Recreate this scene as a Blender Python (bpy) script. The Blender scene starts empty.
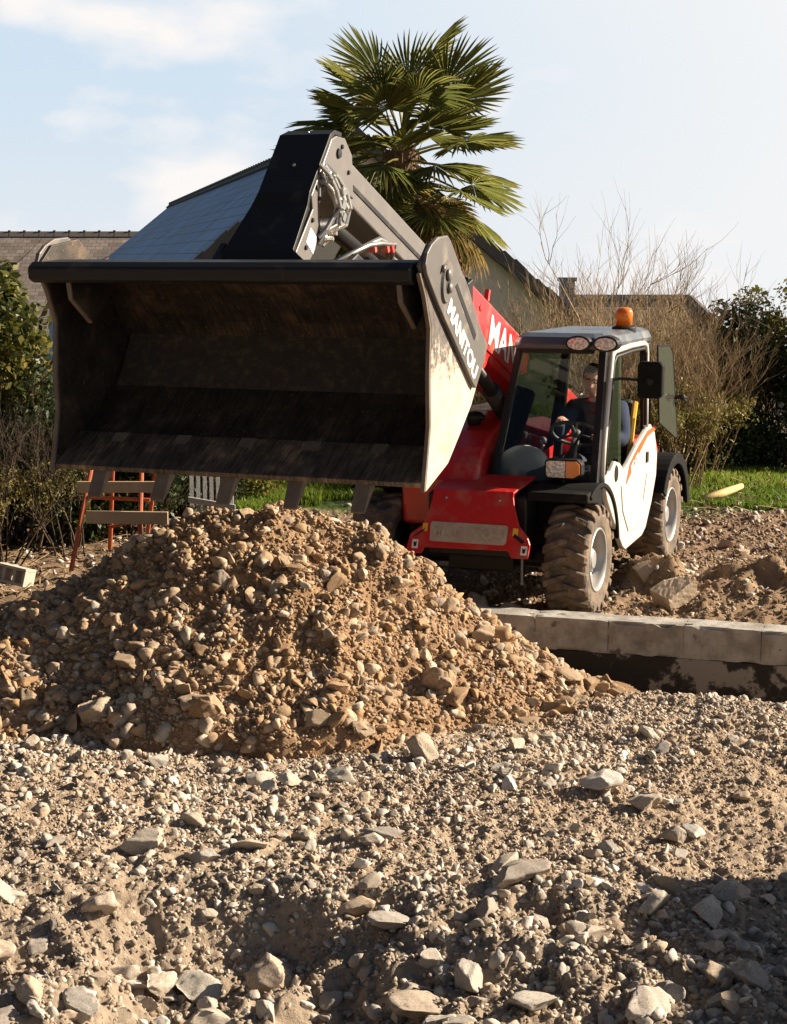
import bpy, math, random
import numpy as np
from mathutils import Vector, Matrix, Euler
R = math.radians
rnd = random.Random(7)
rng = np.random.default_rng(11)
sc = bpy.context.scene
col = sc.collection

# ------------------------------------------------------------------ camera
F_PX, HORIZON, CAM_H = 1700.0, 255.0, 2.55
cam_d = bpy.data.cameras.new("camera")
cam = bpy.data.objects.new("camera", cam_d)
col.objects.link(cam)
pitch = math.atan((512 - HORIZON) / F_PX)
cam.location = (0, 0, CAM_H)
cam.rotation_euler = (R(90) - pitch, 0, 0)
cam_d.sensor_fit = 'VERTICAL'
cam_d.sensor_height = 24.0
cam_d.lens = 24.0 * F_PX / 1024.0
cam_d.clip_start = 0.1
cam_d.clip_end = 2000
sc.camera = cam

# ------------------------------------------------------------------ daylight
SUN_AZ, SUN_EL = R(12), R(27)     # azimuth measured from +X towards +Y
S = Vector((math.cos(SUN_EL) * math.cos(SUN_AZ), math.cos(SUN_EL) * math.sin(SUN_AZ), math.sin(SUN_EL)))
sun_d = bpy.data.lights.new("sun", 'SUN')
sun_d.energy = 5.0
sun_d.angle = R(0.5)
sun_d.color = (1.0, 0.86, 0.68)
sun = bpy.data.objects.new("sun", sun_d)
sun.rotation_euler = S.to_track_quat('Z', 'Y').to_euler()
sun.location = S * 40
col.objects.link(sun)

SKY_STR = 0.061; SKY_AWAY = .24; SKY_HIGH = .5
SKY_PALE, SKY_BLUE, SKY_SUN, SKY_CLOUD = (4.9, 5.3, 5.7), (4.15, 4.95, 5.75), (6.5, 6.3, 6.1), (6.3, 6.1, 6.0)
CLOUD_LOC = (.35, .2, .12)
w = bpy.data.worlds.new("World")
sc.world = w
w.use_nodes = True
nt = w.node_tree
nt.nodes.clear()
N = nt.nodes.new
L = nt.links.new
sky = N('ShaderNodeTexSky'); sky.sky_type = 'NISHITA'; sky.sun_disc = False
sky.sun_elevation = SUN_EL
sky.sun_rotation = R(90) - SUN_AZ
sky.air_density = 1.0; sky.dust_density = 1.5; sky.ozone_density = 1.0
tc = N('ShaderNodeTexCoord')
sepd = N('ShaderNodeSeparateXYZ'); L(tc.outputs['Generated'], sepd.inputs[0])
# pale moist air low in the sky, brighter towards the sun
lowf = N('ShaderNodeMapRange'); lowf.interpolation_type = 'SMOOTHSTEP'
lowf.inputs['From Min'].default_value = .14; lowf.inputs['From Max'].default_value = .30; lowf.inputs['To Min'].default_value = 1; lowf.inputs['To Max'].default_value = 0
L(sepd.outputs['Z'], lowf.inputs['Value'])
dt = N('ShaderNodeVectorMath'); dt.operation = 'DOT_PRODUCT'; dt.inputs[1].default_value = S
L(tc.outputs['Generated'], dt.inputs[0])
sunf = N('ShaderNodeMapRange'); sunf.inputs['From Min'].default_value = .14; sunf.inputs['From Max'].default_value = .55
L(dt.outputs['Value'], sunf.inputs['Value'])
hz_ = N('ShaderNodeMapRange'); hz_.interpolation_type = 'SMOOTHSTEP'; hz_.inputs['From Min'].default_value = 0; hz_.inputs['From Max'].default_value = .11
L(sepd.outputs['Z'], hz_.inputs['Value'])
lowc = N('ShaderNodeMix'); lowc.data_type = 'RGBA'; lowc.inputs['A'].default_value = SKY_PALE + (1,); lowc.inputs['B'].default_value = SKY_BLUE + (1,)
L(hz_.outputs['Result'], lowc.inputs['Factor'])
lowd = N('ShaderNodeMix'); lowd.data_type = 'RGBA'; lowd.inputs['B'].default_value = SKY_SUN + (1,)
L(sunf.outputs['Result'], lowd.inputs['Factor']); L(lowc.outputs['Result'], lowd.inputs['A'])
m1_ = N('ShaderNodeMix'); m1_.data_type = 'RGBA'
L(lowf.outputs['Result'], m1_.inputs['Factor']); L(sky.outputs['Color'], m1_.inputs['A']); L(lowd.outputs['Result'], m1_.inputs['B'])
mp = N('ShaderNodeMapping'); mp.inputs['Scale'].default_value = (1.0, 1.0, 2.2); mp.inputs['Location'].default_value = CLOUD_LOC
L(tc.outputs['Generated'], mp.inputs['Vector'])
nz = N('ShaderNodeTexNoise'); nz.inputs['Scale'].default_value = 6.5; nz.inputs['Detail'].default_value = 8; nz.inputs['Roughness'].default_value = 0.5
L(mp.outputs['Vector'], nz.inputs['Vector'])
cr = N('ShaderNodeValToRGB'); cr.color_ramp.elements[0].position = 0.50; cr.color_ramp.elements[1].position = 0.63
L(nz.outputs['Fac'], cr.inputs['Fac'])
mul = N('ShaderNodeMath'); mul.operation = 'MULTIPLY'
L(cr.outputs['Color'], mul.inputs[0]); L(lowf.outputs['Result'], mul.inputs[1])
mx = N('ShaderNodeMix'); mx.data_type = 'RGBA'
L(mul.outputs[0], mx.inputs['Factor'])
L(m1_.outputs['Result'], mx.inputs['A'])
mx.inputs['B'].default_value = SKY_CLOUD + (1,)
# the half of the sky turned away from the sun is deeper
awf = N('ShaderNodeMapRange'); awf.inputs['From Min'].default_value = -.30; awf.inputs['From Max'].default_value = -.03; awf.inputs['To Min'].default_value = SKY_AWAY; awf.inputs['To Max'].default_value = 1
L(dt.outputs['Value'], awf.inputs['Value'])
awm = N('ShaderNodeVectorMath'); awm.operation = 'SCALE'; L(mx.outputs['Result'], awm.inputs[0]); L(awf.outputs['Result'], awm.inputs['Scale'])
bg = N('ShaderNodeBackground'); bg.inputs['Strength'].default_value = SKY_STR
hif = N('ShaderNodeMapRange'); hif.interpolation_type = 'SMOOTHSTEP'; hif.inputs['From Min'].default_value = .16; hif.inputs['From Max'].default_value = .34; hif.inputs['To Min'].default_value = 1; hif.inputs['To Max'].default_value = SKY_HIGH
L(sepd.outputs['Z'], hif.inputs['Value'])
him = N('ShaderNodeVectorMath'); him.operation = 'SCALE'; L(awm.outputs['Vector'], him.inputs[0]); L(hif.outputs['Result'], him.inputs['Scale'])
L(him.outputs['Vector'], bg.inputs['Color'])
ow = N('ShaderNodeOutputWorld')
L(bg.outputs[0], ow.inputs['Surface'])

sc.view_settings.view_transform = 'Standard'
sc.view_settings.look = 'None'
sc.view_settings.exposure = 1.34
sc.view_settings.gamma = 1
sc.render.engine = 'CYCLES'
sc.cycles.max_bounces = 8
sc.cycles.transparent_max_bounces = 16
sc.cycles.use_denoising = True

# ------------------------------------------------------------------ helpers
def tag(o, label=None, cat=None, group=None, kind=None):
    if label: o['label'] = label
    if cat: o['category'] = cat
    if group: o['group'] = group
    if kind: o['kind'] = kind
    return o

def empty(name, loc=(0, 0, 0), rotz=0.0):
    o = bpy.data.objects.new(name, None)
    o.empty_display_size = 0.1
    o.location = loc
    o.rotation_euler = (0, 0, rotz)
    col.objects.link(o)
    return o

def place(name, me, mat=None, parent=None):
    o = bpy.data.objects.new(name, me)
    if mat is not None:
        me.materials.clear()
        me.materials.append(mat)
    col.objects.link(o)
    if parent is not None: o.parent = parent
    return o

def copy_tree(o, parent=None):
    c = o.copy(); col.objects.link(c); c.parent = parent
    for ch in list(o.children): copy_tree(ch, c)
    return c

class MB:
    """collects verts and faces, then links them as one mesh object"""
    def __init__(s): s.v = []; s.f = []
    def add(s, vs, fs):
        b = len(s.v); s.v.extend(tuple(p) for p in vs); s.f.extend(tuple(i + b for i in f) for f in fs); return s
    def box(s, c, d, rot=None):
        x, y, z = d[0] / 2, d[1] / 2, d[2] / 2
        vs = [Vector(p) for p in ((-x,-y,-z),(x,-y,-z),(x,y,-z),(-x,y,-z),(-x,-y,z),(x,-y,z),(x,y,z),(-x,y,z))]
        if rot is not None: vs = [rot @ p for p in vs]
        c = Vector(c)
        return s.add([p + c for p in vs], [(0,3,2,1),(4,5,6,7),(0,1,5,4),(1,2,6,5),(2,3,7,6),(3,0,4,7)])
    def hexa(s, a, b):
        """solid between two quads a and b (4 points each)"""
        return s.add(list(a) + list(b), [(3,2,1,0),(4,5,6,7),(0,1,5,4),(1,2,6,5),(2,3,7,6),(3,0,4,7)])
    def prism(s, pts, fn, t0, t1):
        n = len(pts)
        vs = [fn(p, t0) for p in pts] + [fn(p, t1) for p in pts]
        fs = [tuple(range(n - 1, -1, -1)), tuple(range(n, 2 * n))]
        fs += [(i, (i + 1) % n, n + (i + 1) % n, n + i) for i in range(n)]
        return s.add(vs, fs)
    def tube(s, pts, r, n=8, cap=True):
        pts = [Vector(p) for p in pts]
        m = len(pts)
        rs = r if isinstance(r, (list, tuple)) else [r] * m
        vs = []; fs = []; u = None
        for i, p in enumerate(pts):
            t = (pts[min(i + 1, m - 1)] - pts[max(i - 1, 0)]).normalized()
            if u is None:
                a = Vector((0, 0, 1)) if abs(t.z) < .9 else Vector((1, 0, 0))
                u = t.cross(a).normalized()
            else:
                u = (u - t * u.dot(t)).normalized()
            vv = t.cross(u)
            for k in range(n):
                q = 2 * math.pi * k / n
                vs.append(p + (u * math.cos(q) + vv * math.sin(q)) * rs[i])
        for i in range(m - 1):
            for k in range(n):
                k2 = (k + 1) % n
                fs.append((i * n + k, i * n + k2, (i + 1) * n + k2, (i + 1) * n + k))
        if cap:
            fs.append(tuple(range(n - 1, -1, -1))); fs.append(tuple((m - 1) * n + k for k in range(n)))
        return s.add(vs, fs)
    def lathe(s, prof, n, M, closed=False):
        """prof: (radius, height) about local z, placed by matrix M"""
        m = len(prof); vs = []; fs = []
        for r, h in prof:
            for k in range(n):
                q = 2 * math.pi * k / n
                vs.append(M @ Vector((r * math.cos(q), r * math.sin(q), h)))
        rows = m if closed else m - 1
        for i in range(rows):
            j = (i + 1) % m
            for k in range(n):
                k2 = (k + 1) % n
                fs.append((i * n + k, i * n + k2, j * n + k2, j * n + k))
        if not closed:
            fs.append(tuple(range(n - 1, -1, -1))); fs.append(tuple((m - 1) * n + k for k in range(n)))
        return s.add(vs, fs)
    def ball(s, c, r, nu=14, nv=9, rot=None):
        c = Vector(c); r = r if hasattr(r, '__len__') else (r, r, r)
        vs = []; fs = []
        for j in range(nv + 1):
            th = math.pi * j / nv
            for i in range(nu):
                ph = 2 * math.pi * i / nu
                p = Vector((r[0] * math.sin(th) * math.cos(ph), r[1] * math.sin(th) * math.sin(ph), r[2] * math.cos(th)))
                if rot is not None: p = rot @ p
                vs.append(c + p)
        for j in range(nv):
            for i in range(nu):
                i2 = (i + 1) % nu
                fs.append((j * nu + i, (j + 1) * nu + i, (j + 1) * nu + i2, j * nu + i2))
        return s.add(vs, fs)
    def mesh(s, name, smooth=False):
        me = bpy.data.meshes.new(name)
        me.from_pydata(s.v, [], s.f)
        if smooth: me.polygons.foreach_set('use_smooth', [True] * len(me.polygons))
        me.update()
        return me
    def build(s, name, mat, parent=None, bev=0.0, smooth=False, seg=2):
        import bmesh
        me = s.mesh(name, smooth)
        bm = bmesh.new(); bm.from_mesh(me)
        bmesh.ops.recalc_face_normals(bm, faces=bm.faces)
        bm.to_mesh(me); bm.free()
        o = place(name, me, mat, parent)
        if bev > 0:
            b = o.modifiers.new('bevel', 'BEVEL'); b.width = bev; b.segments = seg; b.limit_method = 'ANGLE'; b.angle_limit = R(35)
        return o

def npmesh(name, V, F, tint=None, smooth=False):
    """V (n,3), F (m,k) arrays"""
    me = bpy.data.meshes.new(name)
    m, k = F.shape
    me.vertices.add(len(V)); me.vertices.foreach_set('co', np.ascontiguousarray(V, np.float32).ravel())
    me.loops.add(m * k); me.loops.foreach_set('vertex_index', np.ascontiguousarray(F, np.int32).ravel())
    me.polygons.add(m)
    me.polygons.foreach_set('loop_start', np.arange(0, m * k, k, dtype=np.int32))
    me.polygons.foreach_set('loop_total', np.full(m, k, np.int32))
    if smooth: me.polygons.foreach_set('use_smooth', np.ones(m, bool))
    me.update(calc_edges=True)
    if tint is not None:
        a = me.attributes.new('tint', 'FLOAT', 'POINT')
        a.data.foreach_set('value', np.ascontiguousarray(tint, np.float32))
    return me

def vnoise(x, y, seed=0):
    x = np.asarray(x, float); y = np.asarray(y, float)
    xi = np.floor(x).astype(np.int64); yi = np.floor(y).astype(np.int64)
    fx = x - xi; fy = y - yi
    fx = fx * fx * fx * (fx * (fx * 6 - 15) + 10); fy = fy * fy * fy * (fy * (fy * 6 - 15) + 10)
    def h(a, b):
        n = (a * 374761393 + b * 668265263 + seed * 974634777) & 0xFFFFFFFF
        n = ((n ^ (n >> 13)) * 1274126177) & 0xFFFFFFFF
        return ((n ^ (n >> 16)) & 0xFFFF) / 65535.0 * 2 - 1
    a = h(xi, yi); b = h(xi + 1, yi); c = h(xi, yi + 1); d = h(xi + 1, yi + 1)
    return (a * (1 - fx) + b * fx) * (1 - fy) + (c * (1 - fx) + d * fx) * fy

def fbm(x, y, f, octv=4, seed=0, gain=.5):
    t = 0; a = 1.0
    for o in range(octv):
        ca, sa = math.cos(.6 * o + .3), math.sin(.6 * o + .3)
        t = t + a * vnoise((x * ca - y * sa) * f, (x * sa + y * ca) * f, seed + o); a *= gain; f *= 2.03
    return t

def smooth(e0, e1, x):
    t = np.clip((x - e0) / (e1 - e0), 0, 1); return t * t * (3 - 2 * t)

# ------------------------------------------------------------------ materials
def new_mat(name):
    m = bpy.data.materials.new(name); m.use_nodes = True
    nt = m.node_tree; b = nt.nodes['Principled BSDF']
    return m, nt, b

def mat(name, c, rough=.5, metal=0., var=.12, vscale=6., dirt=0., dirt_col=(.30, .22, .14), dscale=3., bump=0., bscale=60., coat=0., spec=.5):
    m, nt, b = new_mat(name)
    n = nt.nodes.new; l = nt.links.new
    tc = n('ShaderNodeTexCoord')
    nz = n('ShaderNodeTexNoise'); nz.inputs['Scale'].default_value = vscale; nz.inputs['Detail'].default_value = 6
    l(tc.outputs['Object'], nz.inputs['Vector'])
    mx = n('ShaderNodeMix'); mx.data_type = 'RGBA'
    mx.inputs['A'].default_value = tuple(x * (1 - var) for x in c) + (1,)
    mx.inputs['B'].default_value = tuple(min(1, x * (1 + var)) for x in c) + (1,)
    l(nz.outputs['Fac'], mx.inputs['Factor'])
    out = mx.outputs['Result']
    b.inputs['Roughness'].default_value = rough
    b.inputs['Metallic'].default_value = metal
    b.inputs['Coat Weight'].default_value = coat
    b.inputs['Specular IOR Level'].default_value = spec
    if dirt > 0:
        n2 = n('ShaderNodeTexNoise'); n2.inputs['Scale'].default_value = dscale; n2.inputs['Detail'].default_value = 9; n2.inputs['Roughness'].default_value = .65
        l(tc.outputs['Object'], n2.inputs['Vector'])
        rp = n('ShaderNodeValToRGB'); rp.color_ramp.elements[0].position = .62 - .32 * dirt; rp.color_ramp.elements[1].position = .80 - .22 * dirt
        l(n2.outputs['Fac'], rp.inputs['Fac'])
        md = n('ShaderNodeMix'); md.data_type = 'RGBA'; md.inputs['B'].default_value = dirt_col + (1,)
        ml = n('ShaderNodeMath'); ml.operation = 'MULTIPLY'; ml.inputs[1].default_value = min(1, .5 + dirt * .5)
        l(rp.outputs['Color'], ml.inputs[0]); l(ml.outputs[0], md.inputs['Factor']); l(out, md.inputs['A'])
        out = md.outputs['Result']
        mr = n('ShaderNodeMapRange'); mr.inputs['To Min'].default_value = rough; mr.inputs['To Max'].default_value = .9
        l(ml.outputs[0], mr.inputs['Value']); l(mr.outputs['Result'], b.inputs['Roughness'])
    l(out, b.inputs['Base Color'])
    if bump > 0:
        n3 = n('ShaderNodeTexNoise'); n3.inputs['Scale'].default_value = bscale; n3.inputs['Detail'].default_value = 6
        l(tc.outputs['Object'], n3.inputs['Vector'])
        bp = n('ShaderNodeBump'); bp.inputs['Strength'].default_value = bump; bp.inputs['Distance'].default_value = .01
        l(n3.outputs['Fac'], bp.inputs['Height']); l(bp.outputs['Normal'], b.inputs['Normal'])
    return m

def ramp(nt, stops, fac):
    r = nt.nodes.new('ShaderNodeValToRGB')
    e = r.color_ramp.elements
    while len(e) < len(stops): e.new(.5)
    for i, (p, c) in enumerate(stops):
        e[i].position = p; e[i].color = tuple(c) + (1,)
    nt.links.new(fac, r.inputs['Fac'])
    return r.outputs['Color']

def tint_mat(name, stops, rough=.8, trans=0., noise=0.15, nscale=40., use_random=False, bump=0., bscale=80., spec=.3):
    """colour picked per piece from the 'tint' attribute (and, for loose objects, from the object's random number)"""
    m, nt, b = new_mat(name)
    n = nt.nodes.new; l = nt.links.new
    at = n('ShaderNodeAttribute'); at.attribute_name = 'tint'
    fac = at.outputs['Fac']
    if use_random:
        oi = n('ShaderNodeObjectInfo'); ad = n('ShaderNodeMath'); ad.operation = 'ADD'
        l(fac, ad.inputs[0]); l(oi.outputs['Random'], ad.inputs[1])
        fr = n('ShaderNodeMath'); fr.operation = 'FRACT'; l(ad.outputs[0], fr.inputs[0]); fac = fr.outputs[0]
    c = ramp(nt, stops, fac)
    tc = n('ShaderNodeTexCoord'); nz = n('ShaderNodeTexNoise'); nz.inputs['Scale'].default_value = nscale; nz.inputs['Detail'].default_value = 5
    l(tc.outputs['Object'], nz.inputs['Vector'])
    mr = n('ShaderNodeMapRange'); mr.inputs['From Min'].default_value = .3; mr.inputs['From Max'].default_value = .7
    mr.inputs['To Min'].default_value = 1 - noise * 2; mr.inputs['To Max'].default_value = 1 + noise * 2
    l(nz.outputs['Fac'], mr.inputs['Value'])
    mm = n('ShaderNodeVectorMath'); mm.operation = 'SCALE'
    l(c, mm.inputs[0]); l(mr.outputs['Result'], mm.inputs['Scale'])
    l(mm.outputs['Vector'], b.inputs['Base Color'])
    b.inputs['Roughness'].default_value = rough
    b.inputs['Specular IOR Level'].default_value = spec
    if bump:
        n3 = n('ShaderNodeTexNoise'); n3.inputs['Scale'].default_value = bscale; n3.inputs['Detail'].default_value = 8
        l(tc.outputs['Object'], n3.inputs['Vector'])
        bp = n('ShaderNodeBump'); bp.inputs['Strength'].default_value = bump; bp.inputs['Distance'].default_value = .01
        l(n3.outputs['Fac'], bp.inputs['Height']); l(bp.outputs['Normal'], b.inputs['Normal'])
    if trans > 0:
        tr = n('ShaderNodeBsdfTranslucent'); ms = n('ShaderNodeMixShader'); ms.inputs[0].default_value = trans
        l(mm.outputs['Vector'], tr.inputs['Color'])
        o = nt.nodes['Material Output']
        l(b.outputs[0], ms.inputs[1]); l(tr.outputs[0], ms.inputs[2]); l(ms.outputs[0], o.inputs['Surface'])
    return m

def glass_mat(name, tint=(.8, .85, .84), base=.06):
    m = bpy.data.materials.new(name); m.use_nodes = True
    nt = m.node_tree; nt.nodes.clear(); n = nt.nodes.new; l = nt.links.new
    tr = n('ShaderNodeBsdfTransparent'); tr.inputs['Color'].default_value = tint + (1,)
    gl = n('ShaderNodeBsdfGlossy'); gl.inputs['Roughness'].default_value = .02
    fr = n('ShaderNodeFresnel'); fr.inputs['IOR'].default_value = 1.5
    ad = n('ShaderNodeMath'); ad.operation = 'ADD'; ad.inputs[1].default_value = base; ad.use_clamp = True
    l(fr.outputs[0], ad.inputs[0])
    ms = n('ShaderNodeMixShader'); l(ad.outputs[0], ms.inputs[0]); l(tr.outputs[0], ms.inputs[1]); l(gl.outputs[0], ms.inputs[2])
    o = n('ShaderNodeOutputMaterial'); l(ms.outputs[0], o.inputs['Surface'])
    return m
# ------------------------------------------------------------------ terrain
WALL_P = np.array([0.52, 11.33]); WALL_D = np.array([.951, -.308]); WALL_N = np.array([-.308, -.951])

def ground_z(X, Y):
    X = np.asarray(X, float); Y = np.asarray(Y, float)
    s = (X - WALL_P[0]) * WALL_N[0] + (Y - WALL_P[1]) * WALL_N[1]
    along = (X - WALL_P[0]) * WALL_D[0] + (Y - WALL_P[1]) * WALL_D[1]
    z = .05 * fbm(X, Y, .45, 3, 3)
    # rough stony dirt
    amp = 1 - smooth(16.5, 17.5, Y) * .6
    clod = fbm(X, Y, 6.0, 5, 21, .55)
    rid = 1 - np.abs(fbm(X, Y, 9.0, 3, 41))
    fine = np.abs(fbm(X, Y, 26.0, 2, 61))
    z = z + amp * (.016 * clod + .010 * (rid - .6) + .010 * fine + .011 * np.maximum(fbm(X, Y, 15.0, 3, 71), .1) + .010 * fbm(X, Y, 34.0, 2, 72))
    # foundation trench in front of the wall
    edge = 1.22 + .10 * fbm(X, Y, 2.2, 3, 5)
    tr = smooth(0, .05, s + .08) * (1 - smooth(edge - .42, edge + .05, s)) * smooth(-.9, -.2, along)
    z = z - .52 * tr
    # the near bank drops away towards the camera
    be = 6.62 + .32 * fbm(X, Y * 0 + 1.7, .9, 3, 77) + .12 * fbm(X, Y, 3.5, 2, 78)
    lo = 1 - smooth(be - .60, be, Y)
    z = z - .25 * lo * (1 - .78 * smooth(-.2, .25, X)) * (.25 + .75 * smooth(-1.2, -.8, X)) + lo * .07 * fbm(X, Y, 3.2, 4, 15) + lo * .02 * fbm(X, Y, 14, 3, 16)
    # churned soil behind the wall
    b = np.exp(-(((X - 3.1) / .75) ** 2 + ((Y - 12.6) / .42) ** 2)) * .20 + np.exp(-(((X - 2.0) / .30) ** 2 + ((Y - 12.75) / .30) ** 2)) * .16 + np.exp(-(((X - 4.0) / .8) ** 2 + ((Y - 11.9) / .5) ** 2)) * .15
    b = b + smooth(-.1, -.6, s) * smooth(15.8, 13, Y) * .05 * fbm(X, Y, 1.7, 4, 8)
    z = z + b * (1 + .5 * fbm(X, Y, 5, 3, 9)) * smooth(1.45, 1.75, X)
    # land falls away beyond the hedges
    z = z - 3.0 * smooth(21, 34, Y) - .047 * np.maximum(Y - 33, 0)
    return z

def axis(segs):
    out = [segs[0][0]]
    for a, b, d in segs:
        n = max(1, int(round((b - a) / d)))
        out += list(np.linspace(a, b, n + 1)[1:])
    return np.array(out)
xs = axis([(-420, -60, 40), (-60, -12, 4), (-12, -5, .5), (-5, -3.2, .06), (-3.2, -2.4, .03), (-2.4, 2.4, .0115), (2.4, 4.8, .025), (4.8, 6, .06), (6, 12, .5), (12, 60, 4), (60, 420, 40)])
ys = axis([(-60, -8, 6), (-8, 3, .7), (3, 4.9, .1), (4.9, 9.9, .0115), (9.9, 13.5, .024), (13.5, 18, .05), (18, 24, .25), (24, 60, 2), (60, 700, 40)])
GX, GY = np.meshgrid(xs, ys)
GZ = ground_z(GX, GY)
ny, nx = GX.shape
idx = np.arange(nx * ny).reshape(ny, nx)
GF = np.stack([idx[:-1, :-1], idx[:-1, 1:], idx[1:, 1:], idx[1:, :-1]], -1).reshape(-1, 4)
me = npmesh('ground', np.stack([GX, GY, GZ], -1).reshape(-1, 3), GF)

m, nt, b = new_mat('stony_dirt')
n = nt.nodes.new; l = nt.links.new
tc = n('ShaderNodeTexCoord')
def noise(scale, det=6, rough=.55):
    q = n('ShaderNodeTexNoise'); q.inputs['Scale'].default_value = scale; q.inputs['Detail'].default_value = det; q.inputs['Roughness'].default_value = rough
    l(tc.outputs['Object'], q.inputs['Vector']); return q.outputs['Fac']
c1 = ramp(nt, [(.30, (.23, .165, .11)), (.48, (.35, .26, .175)), (.70, (.46, .355, .25))], noise(2.3, 8, .62))
c2 = ramp(nt, [(.30, (.20, .145, .10)), (.55, (.36, .275, .195)), (.75, (.50, .42, .33))], noise(38, 6, .6))
mx = n('ShaderNodeMix'); mx.data_type = 'RGBA'; mx.inputs['Factor'].default_value = .55
l(c1, mx.inputs['A']); l(c2, mx.inputs['B'])
# greyer, darker earth on the near bank
sep = n('ShaderNodeSeparateXYZ'); l(tc.outputs['Object'], sep.inputs[0])
mr = n('ShaderNodeMapRange'); mr.inputs['From Min'].default_value = 7.6; mr.inputs['From Max'].default_value = 6.2
l(sep.outputs['Y'], mr.inputs['Value'])
mg = n('ShaderNodeMix'); mg.data_type = 'RGBA'
gm = n('ShaderNodeMath'); gm.operation = 'MULTIPLY'; gm.inputs[1].default_value = .65; l(mr.outputs['Result'], gm.inputs[0])
l(gm.outputs[0], mg.inputs['Factor']); l(mx.outputs['Result'], mg.inputs['A'])
l(ramp(nt, [(.3, (.19, .15, .115)), (.6, (.31, .25, .19)), (.8, (.44, .38, .31))], noise(30, 7, .6)), mg.inputs['B'])
mud = n('ShaderNodeMapRange'); mud.inputs['From Min'].default_value = 11.2; mud.inputs['From Max'].default_value = 11.6; l(sep.outputs['Y'], mud.inputs['Value'])
mq = n('ShaderNodeMix'); mq.data_type = 'RGBA'; l(mud.outputs['Result'], mq.inputs['Factor']); l(mg.outputs['Result'], mq.inputs['A'])
l(ramp(nt, [(.3, (.15, .10, .06)), (.55, (.25, .17, .105)), (.75, (.36, .27, .19))], noise(3.2, 8, .65)), mq.inputs['B'])
# turf soil beyond the site
yr = n('ShaderNodeMath'); yr.operation = 'MULTIPLY_ADD'; yr.inputs[1].default_value = 1.8
l(noise(.9, 4), yr.inputs[0]); l(sep.outputs['Y'], yr.inputs[2])
mt = n('ShaderNodeMapRange'); mt.inputs['From Min'].default_value = 17.5; mt.inputs['From Max'].default_value = 17.9
l(yr.outputs[0], mt.inputs['Value'])
mf = n('ShaderNodeMix'); mf.data_type = 'RGBA'
l(mt.outputs['Result'], mf.inputs['Factor']); l(mq.outputs['Result'], mf.inputs['A'])
l(ramp(nt, [(.35, (.035, .055, .015)), (.65, (.085, .12, .03))], noise(4, 5)), mf.inputs['B'])
l(mf.outputs['Result'], b.inputs['Base Color'])
b.inputs['Roughness'].default_value = .95; b.inputs['Specular IOR Level'].default_value = .15
bp = n('ShaderNodeBump'); bp.inputs['Strength'].default_value = .9; bp.inputs['Distance'].default_value = .012
l(noise(85, 8, .65), bp.inputs['Height']); l(bp.outputs['Normal'], b.inputs['Normal'])
DIRT = m
g = place('ground', me, DIRT)
tag(g, kind='structure')

# ------------------------------------------------------------------ rocks
def ico(sub):
    import bmesh
    bm = bmesh.new(); bmesh.ops.create_icosphere(bm, subdivisions=sub, radius=1.0)
    V = np.array([v.co[:] for v in bm.verts]); F = np.array([[v.index for v in f.verts] for f in bm.faces]); bm.free()
    return V, F
ICO = {s: ico(s) for s in (1, 2, 3, 4)}
def rock_shape(sub, r, planes=9, rough=.05, zr=(.52, .88)):
    V, F = ICO[sub]; V = V.copy()
    for _ in range(planes):
        nrm = r.normal(size=3); nrm /= np.linalg.norm(nrm); d = r.uniform(.30, .74)
        ex = np.maximum(V @ nrm - d, 0)
        V -= np.outer(ex * .985, nrm)
    if rough > 0 and sub > 1:
        a = fbm(V[:, 0] * 2 + V[:, 2] * 1.3 + r.uniform(0, 50), V[:, 1] * 2 - V[:, 2] * .7, 2.0, 3, int(r.integers(999)))
        a2 = fbm(V[:, 0] * 5 + V[:, 2] * 4.1 + 7, V[:, 1] * 5 - V[:, 2] * 3.3, 1.7, 3, int(r.integers(999)))
        V *= (1 + rough * a + rough * .35 * a2)[:, None]
    V = V - (V.max(0) + V.min(0)) / 2
    V *= np.array([1, r.uniform(.6, .98), r.uniform(*zr)])
    V /= np.abs(V[:, :2]).max()
    return V, F

STONE_STOPS = [(0, (.38, .29, .20)), (.2, (.48, .43, .36)), (.38, (.31, .28, .245)), (.55, (.43, .33, .235)), (.72, (.56, .52, .46)), (.86, (.29, .25, .21)), (1, (.46, .39, .31))]
BROWN_STOPS = [(0, (0.292, 0.178, 0.092)), (0.2, (0.386, 0.282, 0.184)), (0.38, (0.257, 0.161, 0.086)), (0.52, (0.421, 0.351, 0.27)), (0.66, (0.333, 0.224, 0.13)), (0.8, (0.304, 0.253, 0.2)), (0.9, (0.351, 0.213, 0.103)), (1, (0.263, 0.184, 0.113))]
SOILC = tint_mat('soil_crumb', [(0, (.23, .165, .115)), (.3, (.34, .26, .19)), (.6, (.41, .33, .25)), (.85, (.28, .22, .165)), (1, (.50, .43, .355))], .95, noise=.2, nscale=50, spec=.15)
BANKC = tint_mat('bank_crumb', [(0, (.17, .13, .095)), (.4, (.27, .215, .16)), (.75, (.35, .29, .225)), (1, (.43, .375, .31))], .95, noise=.2, nscale=50, spec=.15)  # greyer, darker crumbs of the near bank
MUDC = tint_mat('mud_crumb', [(0, (.15, .10, .062)), (.4, (.23, .16, .10)), (.8, (.29, .21, .14)), (1, (.36, .28, .20))], .95, noise=.2, nscale=50, spec=.15)
EARTHC = tint_mat('heap_crumb', [(0, (.19, .115, .06)), (.35, (.29, .185, .105)), (.7, (.35, .245, .15)), (1, (.24, .155, .088))], .95, noise=.2, nscale=50, spec=.15)
STONE = tint_mat('grey_stone', STONE_STOPS, .9, noise=.16, nscale=14, use_random=True, bump=.5, bscale=55)
BSTONE = tint_mat('brown_stone', BROWN_STOPS, .9, noise=.16, nscale=14, use_random=True, bump=.5, bscale=55)

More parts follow.
